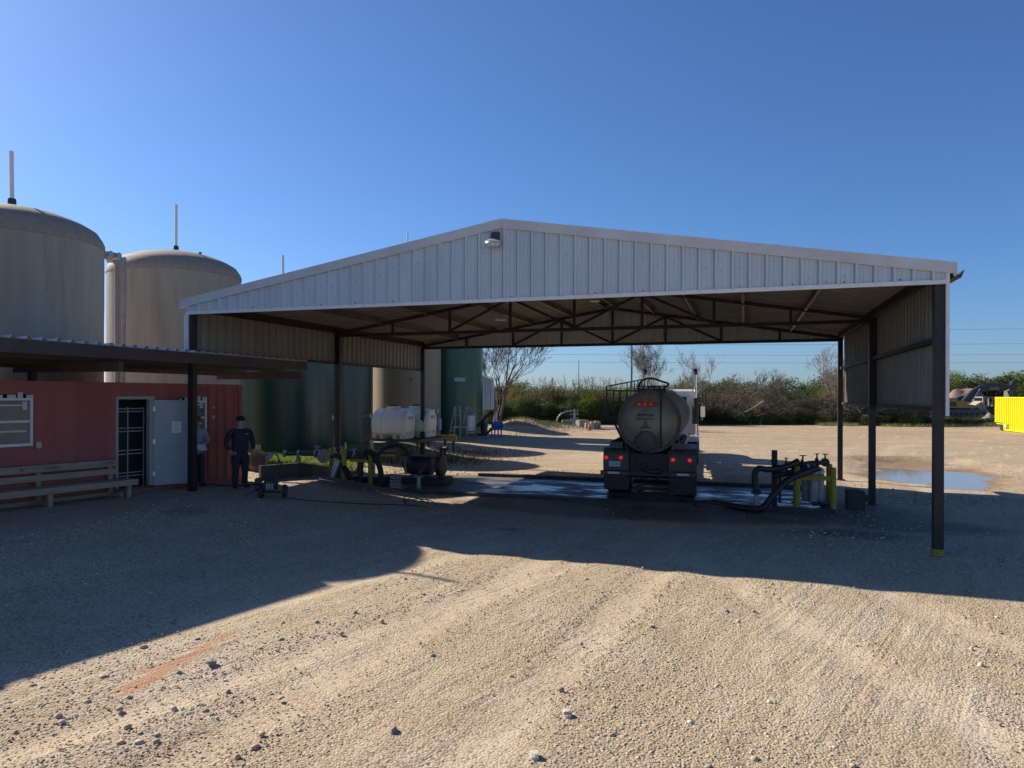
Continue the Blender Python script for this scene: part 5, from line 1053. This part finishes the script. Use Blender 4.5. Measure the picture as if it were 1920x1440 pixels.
# ---------------------------------------------------------------- far right: yellow bin trailer, excavator, loader
yel = mat('bright_yellow_paint', (.85, .72, .012), (.80, .66, .012), 2, .4)
yt = thing('yellow_bin_trailer', 'bright yellow corrugated steel bin trailer at the right edge', 'trailer', (42.6, 62.6, 0), math.atan2(-.96, -.28)); zb = ground_h(42, 60)-.05; yt.location.z = zb
# local x toward the camera along the long side, visible face toward -X world
LYY = V((-sin(yt.rotation_euler.z), cos(yt.rotation_euler.z), 0)); sg = 1 if LYY.x > 0 else -1    # +sg*y points into the bin (world +x)
mb = MB(); Lb, Wb = 9.0, 2.4; ztop = 2.82-zb; pr = [(0, 0)]; s = 0
while s < Lb-.4: pr += [(s+.08, 0), (s+.12, .15), (s+.26, .15), (s+.32, 0)]; s += .4
pr += [(Lb, 0)]
mb.sheet(pr, lambda s: V((s, 0, .82 if s < 2.1 else .25)), lambda s: V((s, 0, ztop)), (0, -sg, 0)); mb.sheet([(0, 0), (Wb, 0)], lambda s: V((0, s*sg, .82)), lambda s: V((0, s*sg, ztop)), (-1, 0, 0)); mb.sheet([(0, 0), (Lb, 0)], lambda s: V((s, Wb*sg, .82)), lambda s: V((s, Wb*sg, ztop)), (0, 1, 0)); mb.sheet([(0, 0), (Wb, 0)], lambda s: V((Lb, s*sg, .2)), lambda s: V((Lb, s*sg, ztop)), (1, 0, 0)); mb.build('bin_wall', yel, yt)
def yb2(mb, x0, x1, y0, y1, z0, z1): return mb.box(x0, x1, min(y0*sg, y1*sg), max(y0*sg, y1*sg), z0, z1)
mb = MB(); yb2(mb, -.1, 2.1, -.1, .0, .76, .84); yb2(mb, 2.05, 2.2, -.1, 0, .1, .86); yb2(mb, 2.05, Lb, -.12, 0, .12, .26); yb2(mb, 0, Lb, 0, Wb, .6, .66);  mb.build('frame', yel, yt)
mb = MB(); yb2(mb, -.02, Lb, -.1, .02, ztop, ztop+.06); mb.build('top_rail', yel, yt)
for x, y in ((1.15, .16), (1.15, 2.2)):
    w_ = MB().lathe([(.3, -.14), (.46, -.14), (.5, -.1), (.5, .1), (.46, .14), (.3, .14)], (x, y*sg, .5), 'y', 24).build('wheel', black_m, yt, smooth=True); MB().lathe([(.3, -.1), (.12, -.06), (0, -.06)], (x, y*sg, .5), 'y', 20).build('rim', white_p, w_, smooth=True); MB().lathe([(.3, .1), (.12, .06), (0, .06)], (x, y*sg, .5), 'y', 20).build('rim', white_p, w_, smooth=True)
mb = MB(); yb2(mb, 2.4, 3.2, -.19, -.16, .28, .7); op = mb.build('recess', mat('rusty_recess', (.35, .2, .03)), yt); MB().lathe([(.2, -.03), (.2, .03)], (2.85, -.24*sg, .5), 'y', 9).build('hand_wheel', mat('pale_yellow', (.8, .72, .25)), yt)
YE = 80; s_ = YE/FPX; exy = mat('excavator_yellow', (.50, .30, .06), (.42, .25, .05), 2, .5); exb = mat('boom_black', (.02, .022, .028), (.03, .03, .035), 3, .4); trk = mat('track_steel', (.20, .165, .14), (.13, .11, .095), 10, .7)
ex = thing('excavator', 'yellow tracked excavator with a long black boom on the far bank', 'excavator', (at_v(1810, 0, YE).x, YE, at_v(1810, 779.5, YE).z))
def ep(zx, zy): return ((1770+zx/10.29-1810)*s_, (779.5-(680+zy/10.29))*s_)      # zoom coordinates to local x,z
gz_e = ground_h(ex.location.x, YE)
ex.location.z = max(ex.location.z, gz_e-.02)
for y in (0, 1.9):
    pl_ = [ep(70, 1000), ep(55, 950), ep(90, 890), ep(140, 876), ep(760, 890), ep(830, 930), ep(840, 975), ep(800, 1020), ep(120, 1020)]
    t = MB().prism(pl_, (0, y, 0), (1, 0, 0), (0, 0, 1), (0, 1, 0), .6).build('track', trk, ex, bevel=.04)
    mb = MB()
    for k in range(7): c = ep(130+k*105, 965); mb.lathe([(.22, -.02), (.2, -.04), (0, -.05)], (c[0], y, c[1]), 'y', 14)
    mb.build('roller', dark_m, t)
    mb = MB()
    for k in range(26): a = ep(100+k*27, 880); b_ = ep(100+k*27, 1022); mb.box(a[0]-.03, a[0]+.03, y-.01, y+.61, a[1], a[1]+.04); mb.box(a[0]-.03, a[0]+.03, y-.01, y+.61, b_[1]-.02, b_[1]+.01)
    mb.build('track_shoe', trk, t)
MB().prism([ep(-330, 850), ep(-330, 660), ep(260, 655), ep(265, 705), ep(455, 715), ep(455, 770), ep(650, 800), ep(640, 850)], (0, .1, 0), (1, 0, 0), (0, 0, 1), (0, 1, 0), 2.4).build('body', exy, ex, bevel=.04)
a, b_ = ep(90, 815), ep(245, 735); MB().box(a[0], b_[0], .06, .1, a[1], b_[1]).build('grille', dark_m, ex)
a, b_ = ep(-300, 900), ep(600, 850); MB().box(-.9, .9, .5, 2.1, a[1], b_[1]).build('turntable', dark_m, ex)
MB().prism([ep(410, 720), ep(420, 640), ep(520, 615), ep(700, 630), ep(730, 700)], (0, 1.6, 0), (1, 0, 0), (0, 0, 1), (0, 1, 0), .9).build('cab', mat('cab_dark', (.06, .06, .06), (.1, .1, .1), 2, .2), ex, bevel=.04)
bo = MB().prism([ep(455, 700), ep(620, 520), ep(740, 440), ep(830, 400), ep(960, 385), ep(1250, 395), ep(1390, 400), ep(1390, 455), ep(1160, 490), ep(900, 530), ep(800, 545), ep(730, 570), ep(640, 690), ep(600, 730), ep(520, 755), ep(470, 735)], (0, .8, 0), (1, 0, 0), (0, 0, 1), (0, 1, 0), .42).build('boom', exb, ex, bevel=.03)
a = ep(960, 470); text_mesh('lettering', 'DEERE', .36, mat('boom_lettering', (.45, .45, .42)), ex, frame((a[0]+.60, .795, a[1]-.02), (cos(.05), 0, sin(.05)), (-sin(.05), 0, cos(.05))))
MB().prism([ep(1370, 410), ep(1430, 330), ep(1470, 295), ep(1500, 310), ep(1520, 370), ep(1500, 480), ep(1460, 640), ep(1400, 640), ep(1440, 500), ep(1380, 470)], (0, .85, 0), (1, 0, 0), (0, 0, 1), (0, 1, 0), .32).build('stick', exb, ex, bevel=.03)
mb = MB(); a, b_ = ep(570, 765), ep(770, 480); mb.bar((a[0], .7, a[1]), (b_[0], .7, b_[1]), .12, .12); mb.build('boom_cylinder', mat('silver_cylinder', (.5, .5, .48), rough=.4), ex); mb = MB(); a, b_ = ep(850, 385), ep(1210, 350); mb.bar((a[0], 1.0, a[1]), (b_[0], 1.0, b_[1]), .1, .1); a = ep(1390, 400); mb.bar((b_[0], 1.0, b_[1]), (a[0], 1.0, a[1]), .06, .06); mb.build('stick_cylinder', exb, ex)
MB().prism([ep(1330, 520), ep(1420, 480), ep(1400, 640), ep(1320, 700)], (0, .6, 0), (1, 0, 0), (0, 0, 1), (0, 1, 0), .9).build('bucket', mat('bucket_grey', (.12, .12, .11)), ex, bevel=.03)
crm = mat('faded_cream_paint', (.42, .36, .25), (.34, .29, .2), 2, .6)
lo = thing('wheel_loader', 'dusty cream loader with an open cab behind the excavator boom', 'loader', (at_v(1852, 0, 86).x, 86, ground_h(at_v(1852, 0, 86).x, 86))); s_ = 86/FPX; zl_ = lo.location.z
def lq(zx, zy): return ((1770+zx/10.29-1852)*s_, CH-(680+zy/10.29-HZ)*s_-zl_)
mb = MB(); a = lq(0, 630)[1]; mb.box(lq(750, 0)[0], lq(1070, 0)[0], 0, 1.8, a-.12, a); mb.build('cab_roof', crm, lo)
for zx in (760, 940, 1050):
    for y in (0, 1.7): b_ = lq(zx, 850); MB().box(b_[0]-.06, b_[0]+.06, y, y+.1, b_[1], a-.12).build('pillar', crm, lo)
MB().prism([lq(640, 780), lq(760, 710), lq(800, 760), lq(830, 850), lq(800, 890), lq(560, 860)], (0, .1, 0), (1, 0, 0), (0, 0, 1), (0, 1, 0), 1.6).build('hood', crm, lo, bevel=.05); MB().prism([lq(800, 890), lq(800, 800), lq(1060, 800), lq(1060, 890)], (0, .1, 0), (1, 0, 0), (0, 0, 1), (0, 1, 0), 1.6).build('body', crm, lo, bevel=.05)
mb = MB(); b_ = lq(840, 880); c_ = lq(930, 815); mb.box(b_[0], c_[0], -.02, .1, b_[1], c_[1]); mb.build('grille', black_m, lo); MB().box(lq(845, 0)[0], lq(890, 0)[0], .6, 1.0, lq(0, 800)[1], lq(0, 720)[1]).build('seat', dark_m, lo)
for x in (-1.7, 1.0): MB().lathe([(.2, -.2), (.62, -.2), (.66, 0), (.62, .2), (.2, .2)], (x, .1, .62), 'y', 20).build('wheel', black_m, lo, smooth=True)
# ---------------------------------------------------------------- power lines and thin poles
wirem = mat('wire', (.05, .05, .055), rough=.6)
def wire(z, y, sag, label):
    mb = MB(); P = [(-60+i*20, y-(-60+i*20)*.10, z+sag*((i-7)/7)**2) for i in range(15)]; mb.tube(P, .028, 4); tag(mb.build('power_line', wirem), label, 'power line', 'overhead power lines crossing behind the yard')
Yw = 150
for py, lb in ((612, 'topmost overhead wire crossing the sky right of the canopy'), (638, 'second overhead wire from the top right of the canopy'), (657, 'third overhead wire from the top right of the canopy'), (671, 'lowest overhead wire crossing the sky right of the canopy')):
    wire(CH+(HZ-py)/FPX*Yw-1.2, Yw, 1.2, lb)
for px, py, lb, r_, Y in ((1184, 560, 'thin tall steel pole rising behind the tanker', .13, 95), (1085, 672, 'very thin short mast above the reeds left of the tanker', .05, 95)):
    x = (px-960)/FPX*Y; zt = CH+(HZ-py)/FPX*Y; p = thing('utility_pole', lb, 'pole', (x, Y, ground_h(x, Y)-.2)); MB().tube([(0, 0, 0), (0, 0, zt)], [r_*1.2, r_*.8], 10).build('pole', mat('pole_grey', (.22, .22, .23)), p, smooth=True); MB().lathe([(r_*1.6, 0), (r_*1.6, .4), (r_*1.1, .45)], n=12).build('base', dark_m, p)
# ---------------------------------------------------------------- vegetation
def leafmat(name, a, b_, tr_=.25):
    m = mat(name, a, b_, 1.3, .7); n = m.node_tree.nodes; L = m.node_tree.links; bs = n['Principled BSDF']
    bs.inputs['Specular IOR Level'].default_value = .2
    src0 = bs.inputs['Base Color'].links[0].from_socket; oi = n.new('ShaderNodeObjectInfo'); hs = n.new('ShaderNodeHueSaturation')
    for sock, lo, hi in (('Hue', .475, .53), ('Saturation', .75, 1.2), ('Value', .6, 1.4)):
        mr_ = n.new('ShaderNodeMapRange'); mr_.inputs[3].default_value = lo; mr_.inputs[4].default_value = hi
        if sock == 'Saturation': wn = n.new('ShaderNodeMath'); wn.operation = 'FRACT'; m7 = n.new('ShaderNodeMath'); m7.operation = 'MULTIPLY'; m7.inputs[1].default_value = 7.3; L.new(oi.outputs['Random'], m7.inputs[0]); L.new(m7.outputs[0], wn.inputs[0]); L.new(wn.outputs[0], mr_.inputs[0])
        elif sock == 'Value': wn = n.new('ShaderNodeMath'); wn.operation = 'FRACT'; m7 = n.new('ShaderNodeMath'); m7.operation = 'MULTIPLY'; m7.inputs[1].default_value = 13.7; L.new(oi.outputs['Random'], m7.inputs[0]); L.new(m7.outputs[0], wn.inputs[0]); L.new(wn.outputs[0], mr_.inputs[0])
        else: L.new(oi.outputs['Random'], mr_.inputs[0])
        L.new(mr_.outputs[0], hs.inputs[sock])
    L.new(src0, hs.inputs['Color']); L.new(hs.outputs[0], bs.inputs['Base Color'])
    t = n.new('ShaderNodeBsdfTranslucent'); mx = n.new('ShaderNodeMixShader'); mx.inputs[0].default_value = tr_
    src = bs.inputs['Base Color'].links[0].from_socket; L.new(src, t.inputs[0]); out = n['Material Output']
    L.new(bs.outputs[0], mx.inputs[1]); L.new(t.outputs[0], mx.inputs[2]); L.new(mx.outputs[0], out.inputs[0]); return m
lf_g = leafmat('leaf_green', (.085, .12, .03), (.16, .19, .06), .4); lf_o = leafmat('leaf_olive', (.13, .115, .06), (.22, .18, .10), .35); lf_d = leafmat('leaf_dark', (.045, .06, .022), (.09, .10, .04), .3); lf_y = leafmat('leaf_yellowgreen', (.12, .16, .04), (.22, .25, .07), .35); twig = mat('twig_bark', (.20, .165, .13), (.13, .11, .09), 3, .9); twig_p = mat('pale_twig', (.34, .30, .25), (.24, .2, .17), 3, .9); bark = mat('bark', (.10, .08, .065), (.06, .05, .042), 3, .9)
grass_m = leafmat('grass_blades', (.10, .14, .03), (.22, .24, .06), .4); reed_m = leafmat('reed_blades', (.12, .13, .045), (.24, .21, .09), .4)
def raw_mesh(name, VV, FF, mats, mi=None):
    VV = np.asarray(VV, float); FF = np.asarray(FF, int); k = FF.shape[1]
    me = bpy.data.meshes.new(name); me.vertices.add(len(VV)); me.vertices.foreach_set('co', VV.ravel()); me.loops.add(FF.size); me.loops.foreach_set('vertex_index', FF.ravel())
    me.polygons.add(len(FF)); me.polygons.foreach_set('loop_start', np.arange(0, FF.size, k))
    for m_ in mats: me.materials.append(m_)
    if mi is not None: me.polygons.foreach_set('material_index', mi)
    me.update(); return me
def leaf_quads(C, sz, rng, up=0.):
    N = len(C); a = rng.normal(size=(N, 3)); a[:, 2] += up; a /= np.linalg.norm(a, axis=1)[:, None]; b_ = np.cross(a, rng.normal(size=(N, 3))); b_ /= np.linalg.norm(b_, axis=1)[:, None]
    s = sz*rng.uniform(.6, 1.3, size=(N, 1)); a = a*s; b_ = b_*s*.5
    VV = np.stack([C-a, C+b_, C+a, C-b_], 1).reshape(-1, 3); return VV, np.arange(4*N).reshape(-1, 4)
def clumps(rng, n_, per, size, sig, base=.15):
    cs = []
    while len(cs) < n_:
        p = rng.uniform(-1, 1, 3)
        if np.linalg.norm(p) < 1 and np.linalg.norm(p) > .25: cs.append(p)
    cs = np.array(cs); R_ = np.array(size); c = cs*R_; c[:, 2] += R_[2]*(1+base)
    pts = np.repeat(c, per, 0)+rng.normal(size=(n_*per, 3))*sig*np.array([1, 1, .7]); pts[:, 2] = np.maximum(pts[:, 2], .05); return pts
def branch(mb, p, d, L0, r, rnd, depth, maxd, spread=.45, up=.12, split=(2, 3), seg=3, n_=5, minr=.006):
    pts = [p]; rs = [r]; q = V(p); dd = V(d)
    for i in range(seg):
        dd = (dd+V((rnd.gauss(0, .10), rnd.gauss(0, .10), rnd.gauss(0, .05)+up*.3))).normalized(); q = q+dd*L0/seg; pts.append(q.copy()); rs.append(max(minr, r*(1-.42*(i+1)/seg)))
    mb[min(depth, 1) if depth < 2 else 1].tube(pts, rs, n_ if depth < 2 else 3, caps=False)
    if depth >= maxd: return
    for k in range(rnd.randint(*split)):
        i = rnd.randint(max(1, seg-2), seg); a = rnd.uniform(0, 2*pi); o = dd.orthogonal().normalized(); o.rotate(MX.Rotation(a, 3, dd)); nd = (dd+o*rnd.uniform(.5, 1.2)*spread*1.6+V((0, 0, up))).normalized()
        branch(mb, pts[i], nd, L0*rnd.uniform(.6, .85), rs[i]*rnd.uniform(.5, .75), rnd, depth+1, maxd, spread, up, split, seg, n_, minr)
def tree_root(name, label, p, group, rz=0, s=1): 
    r = thing(name, label, 'tree' if 'tree' in name else 'shrub' if name != 'reed_clump' else 'reeds', p, rz, group); r.scale = (s, s, s); return r
# bare tree prototypes
def bare_tree(label, p, h, seed, trunks=1, lean=(0, 0), maxd=6, spread=.42, group=None, matb=twig, minr=.008, leaves=0):
    r = tree_root('bare_tree', label, p, group); rnd = random.Random(seed); mb = [MB(), MB()]
    for k in range(trunks):
        d = V((lean[0]+rnd.uniform(-.25, .25)*(trunks > 1), lean[1]+rnd.uniform(-.2, .2)*(trunks > 1), 1)).normalized(); branch(mb, V((rnd.uniform(-.15, .15)*(trunks > 1), 0, -.1)), d, h*.30, h*.0145, rnd, 0, maxd, spread, .16, (2, 3), 4, 7, minr)
    mb[0].build('trunk', matb, r, smooth=True); mb[1].build('crown', matb, r)
    return r
def shrub_proto(kind, seed):
    rng = np.random.default_rng(seed); rnd = random.Random(seed); mb = MB()
    if kind == 'brush':       # grey tangled brush: many fine twigs, few leaves
        for k in range(170):
            a = rnd.uniform(0, 2*pi); d = V((cos(a)*rnd.uniform(.1, 1.), sin(a)*rnd.uniform(.1, 1.), rnd.uniform(.5, 1.3))).normalized(); p = V((rnd.uniform(-.9, .9), rnd.uniform(-.7, .7), rnd.uniform(0, .6))); pts = [p]
            L0 = rnd.uniform(.8, 3.3)
            for i in range(5): d = (d+V((rnd.gauss(0, .25), rnd.gauss(0, .25), rnd.gauss(-.12, .2)))).normalized(); p = p+d*L0/5; pts.append(p.copy())
            mb.tube(pts, [.022, .018, .015, .012, .009, .007], 3, caps=False)
            for j in range(4):
                q = pts[rnd.randint(2, 5)]; e = V((rnd.gauss(0, 1), rnd.gauss(0, 1), rnd.gauss(.3, .8))).normalized(); mb.tube([q, q+e*.25, q+e*.4+V((rnd.gauss(0, .12), rnd.gauss(0, .12), rnd.gauss(0, .12)))], [.01, .008, .006], 3, caps=False)
        C = clumps(rng, 80, 34, (1.9, 1.5, 1.5), .30, .1); VV, FF = leaf_quads(C, .055, rng); return mb, VV, FF
    if kind == 'leafy':
        for k in range(14):
            a = rnd.uniform(0, 2*pi); d = V((cos(a)*.5, sin(a)*.5, 1)).normalized(); mb.tube([(0, 0, 0), d*1.2, d*2.4+V((rnd.gauss(0, .3), 0, .3))], [.05, .035, .015], 4, caps=False)
        C = clumps(rng, 105, 62, (1.8, 1.5, 1.65), .27, .02); VV, FF = leaf_quads(C, .075, rng); return mb, VV, FF
    if kind == 'reed':        # tall leaning canes with long blades
        B = []; rnd2 = rng
        for k in range(85):
            x, y = rng.normal(0, .7), rng.normal(0, .55); h = rng.uniform(2.4, 4.6); a = rng.uniform(0, 2*pi); ln = rng.uniform(.02, .22)
            tip = V((x+cos(a)*ln*h, y+sin(a)*ln*h, h)); mid = V((x+cos(a)*ln*h*.35, y+sin(a)*ln*h*.35, h*.55)); mb.tube([(x, y, 0), mid, tip], [.016, .014, .006], 3, caps=False)
            for t in np.arange(.15, 1.02, .055): q = V((x, y, 0)).lerp(mid, t/.55) if t < .55 else mid.lerp(tip, (t-.55)/.45); B.append((q.x, q.y, q.z))
        C = np.repeat(np.array(B), 2, 0); N = len(C); a = rng.uniform(0, 2*pi, N); d = np.stack([np.cos(a)*.55, np.sin(a)*.55, rng.uniform(.2, .8, N)], 1); L1 = rng.uniform(.25, .6, (N, 1)); w_ = np.stack([-np.sin(a), np.cos(a), np.zeros(N)], 1)*.018; e = C+d*L1; f = e+d*L1*.5-np.array([0, 0, .12])
        VV = np.stack([C-w_, C+w_, e+w_, e-w_], 1).reshape(-1, 3); FF = np.arange(4*N).reshape(-1, 4)
        VV2 = np.stack([e-w_, e+w_, f+w_*.1, f-w_*.1], 1).reshape(-1, 3); return mb, np.vstack([VV, VV2]), np.vstack([FF, FF+4*N])
PROTO = {}
for kind, ms, bm_ in (('brush', lf_o, twig), ('leafy', lf_g, bark), ('reed', reed_m, bark), ('dark', lf_d, bark)):
    for v in range(3):
        mb, VV, FF = shrub_proto('leafy' if kind == 'dark' else kind, 40+v*7+len(kind)); o = mb.build('stem', bm_); me1 = o.data; bpy.data.objects.remove(o); PROTO[kind, v] = (me1, raw_mesh('crown', VV, FF, [ms]))
def plant(name, kind, var, x, y, s, rz, label, group, sz=1., dz=0):
    r = tree_root(name, label, (x, y, ground_h(x, y)+dz), group, rz); r.scale = (s, s, s*sz)
    for nm, me in zip(('trunk', 'crown'), PROTO[kind, var]): o = bpy.data.objects.new(nm, me); COL.objects.link(o); o.parent = r
    return r
rnd = random.Random(12)
ORD = 'first second third fourth fifth sixth seventh eighth ninth tenth eleventh twelfth thirteenth fourteenth fifteenth sixteenth seventeenth eighteenth nineteenth twentieth'.split()
ORD += ['twenty-'+o for o in ORD[:9]]+['thirtieth']+['thirty-'+o for o in ORD[:9]]
LB = {'reed': ['tall green reed clump in the thicket between bare tree and tanker'], 'leafy': ['bushy green shrub in the thicket beyond the yard'], 'brush': ['grey leafless brush tangle behind the yard right of the tanker'], 'dark': ['dark green shrub in the shaded foot of the thicket']}
def wx(px, Y): return (px-960)/FPX*Y
# reeds and green shrubs, photo columns 905..1290
for i, px in enumerate(range(925, 1300, 11)):
    Y = 73+rnd.uniform(-1, 4); plant('reed_clump', 'reed', i % 3, wx(px+rnd.uniform(-4, 4), Y), Y, rnd.choice((.5, .62, .72, .84, 1.05))*(1 if 1000 < px else .9), rnd.uniform(0, 6), ORD[i]+' tall reed clump from the emerald tank towards the tanker', 'green reed clumps in the thicket', 1.02)
for i, px in enumerate(range(900, 1310, 24)):
    Y = 79+rnd.uniform(-1.5, 2.5); plant('green_shrub', 'leafy', i % 3, wx(px, Y), Y, rnd.uniform(.95, 1.35), rnd.uniform(0, 6), ORD[i]+' bushy green shrub behind the reeds, counted from the emerald tank', 'green shrubs in the thicket', rnd.uniform(.85, 1.1))
for i, px in enumerate(range(915, 1290, 31)):
    Y = 71.8+rnd.uniform(-.3, 1.2); plant('green_shrub', 'leafy', i % 3, wx(px+rnd.uniform(-8, 8), Y), Y, rnd.uniform(.55, .95), rnd.uniform(0, 6), ORD[i]+' rounded green shrub in front of the reeds, counted from the emerald tank', 'rounded shrubs in front of the reeds', 1)
# brush right of the tanker, columns 1290..1720
for i, px in enumerate(range(1296, 1730, 15)):
    Y = 74+rnd.uniform(-1.2, 5); tall = 1.25 if px < 1400 or px > 1555 else .92
    plant('brush_shrub', 'brush', i % 3, wx(px, Y), Y, rnd.choice((.75, .9, 1.1, 1.28))*tall, rnd.uniform(0, 6), ORD[i]+' grey leafless brush tangle right of the tanker cab', 'grey brush shrubs in the thicket', rnd.uniform(.85, 1.05))
for i, px in enumerate(range(1290, 1720, 26)):
    Y = 82+rnd.uniform(-2, 3); plant('green_shrub', 'dark' if i % 2 else 'leafy', i % 3, wx(px, Y), Y, rnd.uniform(1.1, 1.45)*(1.1 if px < 1380 or px > 1560 else .86), rnd.uniform(0, 6), ORD[i]+' dull green shrub behind the grey brush, counted from the tanker cab', 'dull green shrubs behind the brush', .95)
for i, px in enumerate(range(1300, 1600, 42)):
    Y = 72.3+rnd.uniform(-.4, .8); plant('green_shrub', 'dark', i % 3, wx(px, Y), Y, rnd.uniform(.55, .8), rnd.uniform(0, 6), ORD[i]+' low dark shrub at the foot of the grey brush, counted from the cab', 'low dark shrubs at the foot of the brush', .8)
# far trees at the right and behind everything
for i, px in enumerate(range(1560, 2010, 27)):
    Y = 128+rnd.uniform(-5, 10); plant('leafy_tree', 'leafy' if i % 3 else 'dark', i % 3, wx(px, Y), Y, rnd.uniform(2.0, 2.5)*(1.06 if px > 1890 else 1), rnd.uniform(0, 6), ORD[i]+' rounded tree from the left in the far row behind the excavator', 'trees in the far row at the right', .88, -.6)
for i, px in enumerate(range(840, 1560, 40)):
    Y = 100+rnd.uniform(-4, 6); plant('leafy_tree', 'leafy' if i % 2 else 'dark', i % 3, wx(px, Y), Y, rnd.uniform(1.5, 1.9), rnd.uniform(0, 6), ORD[i]+' distant tree above the thicket, counted from the emerald tank', 'trees showing above the thicket', .85, -.4)
for i, px in enumerate(range(1625, 1868, 13)):
    Y = 71.2+rnd.uniform(-.5, .8); plant('green_shrub', 'dark' if i % 3 else 'leafy', i % 3, wx(px, Y), Y, rnd.uniform(.24, .31)*(1.5 if px < 1740 else 1), rnd.uniform(0, 6), ORD[i]+' low bush from the left along the bank below the excavator', 'low bushes on the bank', .8)
bz = lambda px, Y: (wx(px, Y), Y, ground_h(wx(px, Y), Y))
bare_tree('large leafless tree leaning right beside the emerald tank', bz(928, 69), 13.2, 8, 5, (.30, 0), 7, .40, minr=.012, matb=bark)
bare_tree('leafless tree with an upright fan of branches behind the tanker', bz(1226, 84), 10.6, 21, 4, (.05, 0), 7, .40, minr=.010)
bare_tree('slender pale leafless tree right of the tanker cab', bz(1318, 80), 9.4, 33, 3, (0, 0), 6, .28, matb=twig_p, minr=.010)
bare_tree('pale leafless tree left of the middle right posts', bz(1556, 78), 8.8, 47, 2, (.12, 0), 7, .40, matb=twig_p, minr=.009)
bare_tree('short gnarled leafless tree in the brush right of the tanker', bz(1372, 79), 6.8, 52, 2, (0, 0), 6, .5, matb=twig, minr=.011)
bare_tree('small dark leaning tree in the middle of the grey brush', bz(1495, 72.5), 5.2, 61, 1, (-.35, 0), 5, .5, matb=bark, minr=.012)
bare_tree('twiggy leafless tree rising from the middle of the grey brush', bz(1440, 78), 6.6, 83, 3, (0, 0), 7, .5, matb=twig, minr=.010)
bare_tree('tallest pale leafless tree at the right end of the brush', bz(1580, 76), 8.0, 91, 3, (0, 0), 7, .5, matb=twig_p, minr=.010)
bare_tree('leafless tree left edge of the brush beside the cab', bz(1300, 76), 6.3, 71, 2, (.1, 0), 6, .45, matb=twig_p, minr=.011)
fl = thing('fallen_log', 'pale broken log leaning out of the brush', 'log', bz(1398, 71.8)); s_ = 71.8/FPX
mb = MB(); mb.tube([(-1.2, 0, .75), (0, 0, 1.3), (.9, .1, 1.7), (1.9, .2, 2.35)], [.06, .09, .12, .15], 8); mb.build('trunk', twig_p, fl, smooth=True); mb = MB(); mb.tube([(1.2, .1, 1.9), (2.2, .2, 2.0), (2.6, .2, 1.2)], [.08, .06, .03], 6); mb.build('branch', twig_p, fl)
# dirt heap and stone heap far right
def heap(label, px, Y, rx, ry, h, m_, seed, nm='dirt_heap'):
    mb = MB(); x0_, z0_ = wx(px, Y), ground_h(wx(px, Y), Y)-.15; N = 26; vs = []
    for j in range(N+1):
        for i in range(N+1):
            a, b_ = i/N*2-1, j/N*2-1; rr2 = min(1, math.hypot(a, b_)); z = h*(1-sm(rr2))*(1+.5*noise.noise(V((a*3, b_*3, seed))))+.03*noise.noise(V((a*14, b_*14, seed))); vs.append((a*rx, b_*ry, z if rr2 < 1 else 0))
    mb.add(vs, [(j*(N+1)+i, j*(N+1)+i+1, (j+1)*(N+1)+i+1, (j+1)*(N+1)+i) for j in range(N) for i in range(N)]); o = mb.build(nm, m_, smooth=True); o.location = (x0_, Y, z0_); tag(o, label, 'heap')
heap('heap of grey rubble beside the yellow bin trailer', 1856, 74, 1.8, 1.4, .95, st3, 2); heap('reddish dirt heap behind the excavator', 1808, 105, 7, 4, 3.4, mat('reddish_dirt', (.30, .18, .13), (.24, .15, .11), 2, .95), 5)
heap('pale dirt heap half hidden in the grey brush', 1430, 76, 3.2, 2, 2.6, st3, 9)
# grass as stuff
def grass(pts_fn, n_, h0, h1, seed, m_, label, wd=.012):
    rng = np.random.default_rng(seed); P = []
    while len(P) < n_:
        q = pts_fn(rng)
        if q is not None: P.append((q[0], q[1], ground_h(q[0], q[1])-.01))
    C = np.array(P); N = len(C); a = rng.uniform(0, 2*pi, N); w_ = np.stack([np.cos(a), np.sin(a), np.zeros(N)], 1)*wd; h = rng.uniform(h0, h1, (N, 1)); ln = rng.normal(0, .28, (N, 2))*h; tip = C+np.hstack([ln, h])
    VV = np.stack([C-w_, C+w_, tip], 1).reshape(-1, 3); o = bpy.data.objects.new('grass', raw_mesh('grass', VV, np.arange(3*N).reshape(-1, 3), [m_])); COL.objects.link(o); tag(o, label, 'grass', kind='stuff')
def fn1(rng):
    u, v = rng.uniform(-9, -.2), rng.uniform(4.6, 15); p = W(u, v)
    if noise.noise(V((p.x*.6, p.y*.6, 3))) < -.15: return None
    if (p-V((-7.0, 22.5, 0))).length > 0 and u > -1-(v-4)*.0 and v > 9: return None
    return p.x, p.y
def fn2(rng):
    x, y = rng.uniform(-8, 62), 71.5+abs(rng.normal(0, 1.6))
    return (x, y)
def fn3(rng):
    u, v = rng.normal(.3, 1.3), rng.normal(15.5, 2.3); p = W(u, v); return p.x, p.y
def fn4(rng):
    x, y = rng.uniform(30, 62), rng.uniform(69, 80); return (x, y) if noise.noise(V((x*.3, y*.3, 1))) > -.2 else None
grass(fn1, 20000, .08, .30, 1, lf_y, 'bright short grass growing behind the pipe at the tank feet')
grass(fn2, 26000, .1, .4, 2, grass_m, 'grass strip along the foot of the thicket', .03)
grass(fn3, 4500, .06, .22, 3, lf_o, 'sparse grass around the stand of the white tanks')
grass(fn4, 26000, .1, .45, 4, grass_m, 'rough grass on the bank at the right', .03)
grass(lambda rng: (lambda p: (p.x, p.y))(W(rng.normal(3.2, 1.6)-7, rng.normal(44, 4))), 6000, .06, .22, 5, grass_m, 'thin grass on the dirt pile beside the road', .02)
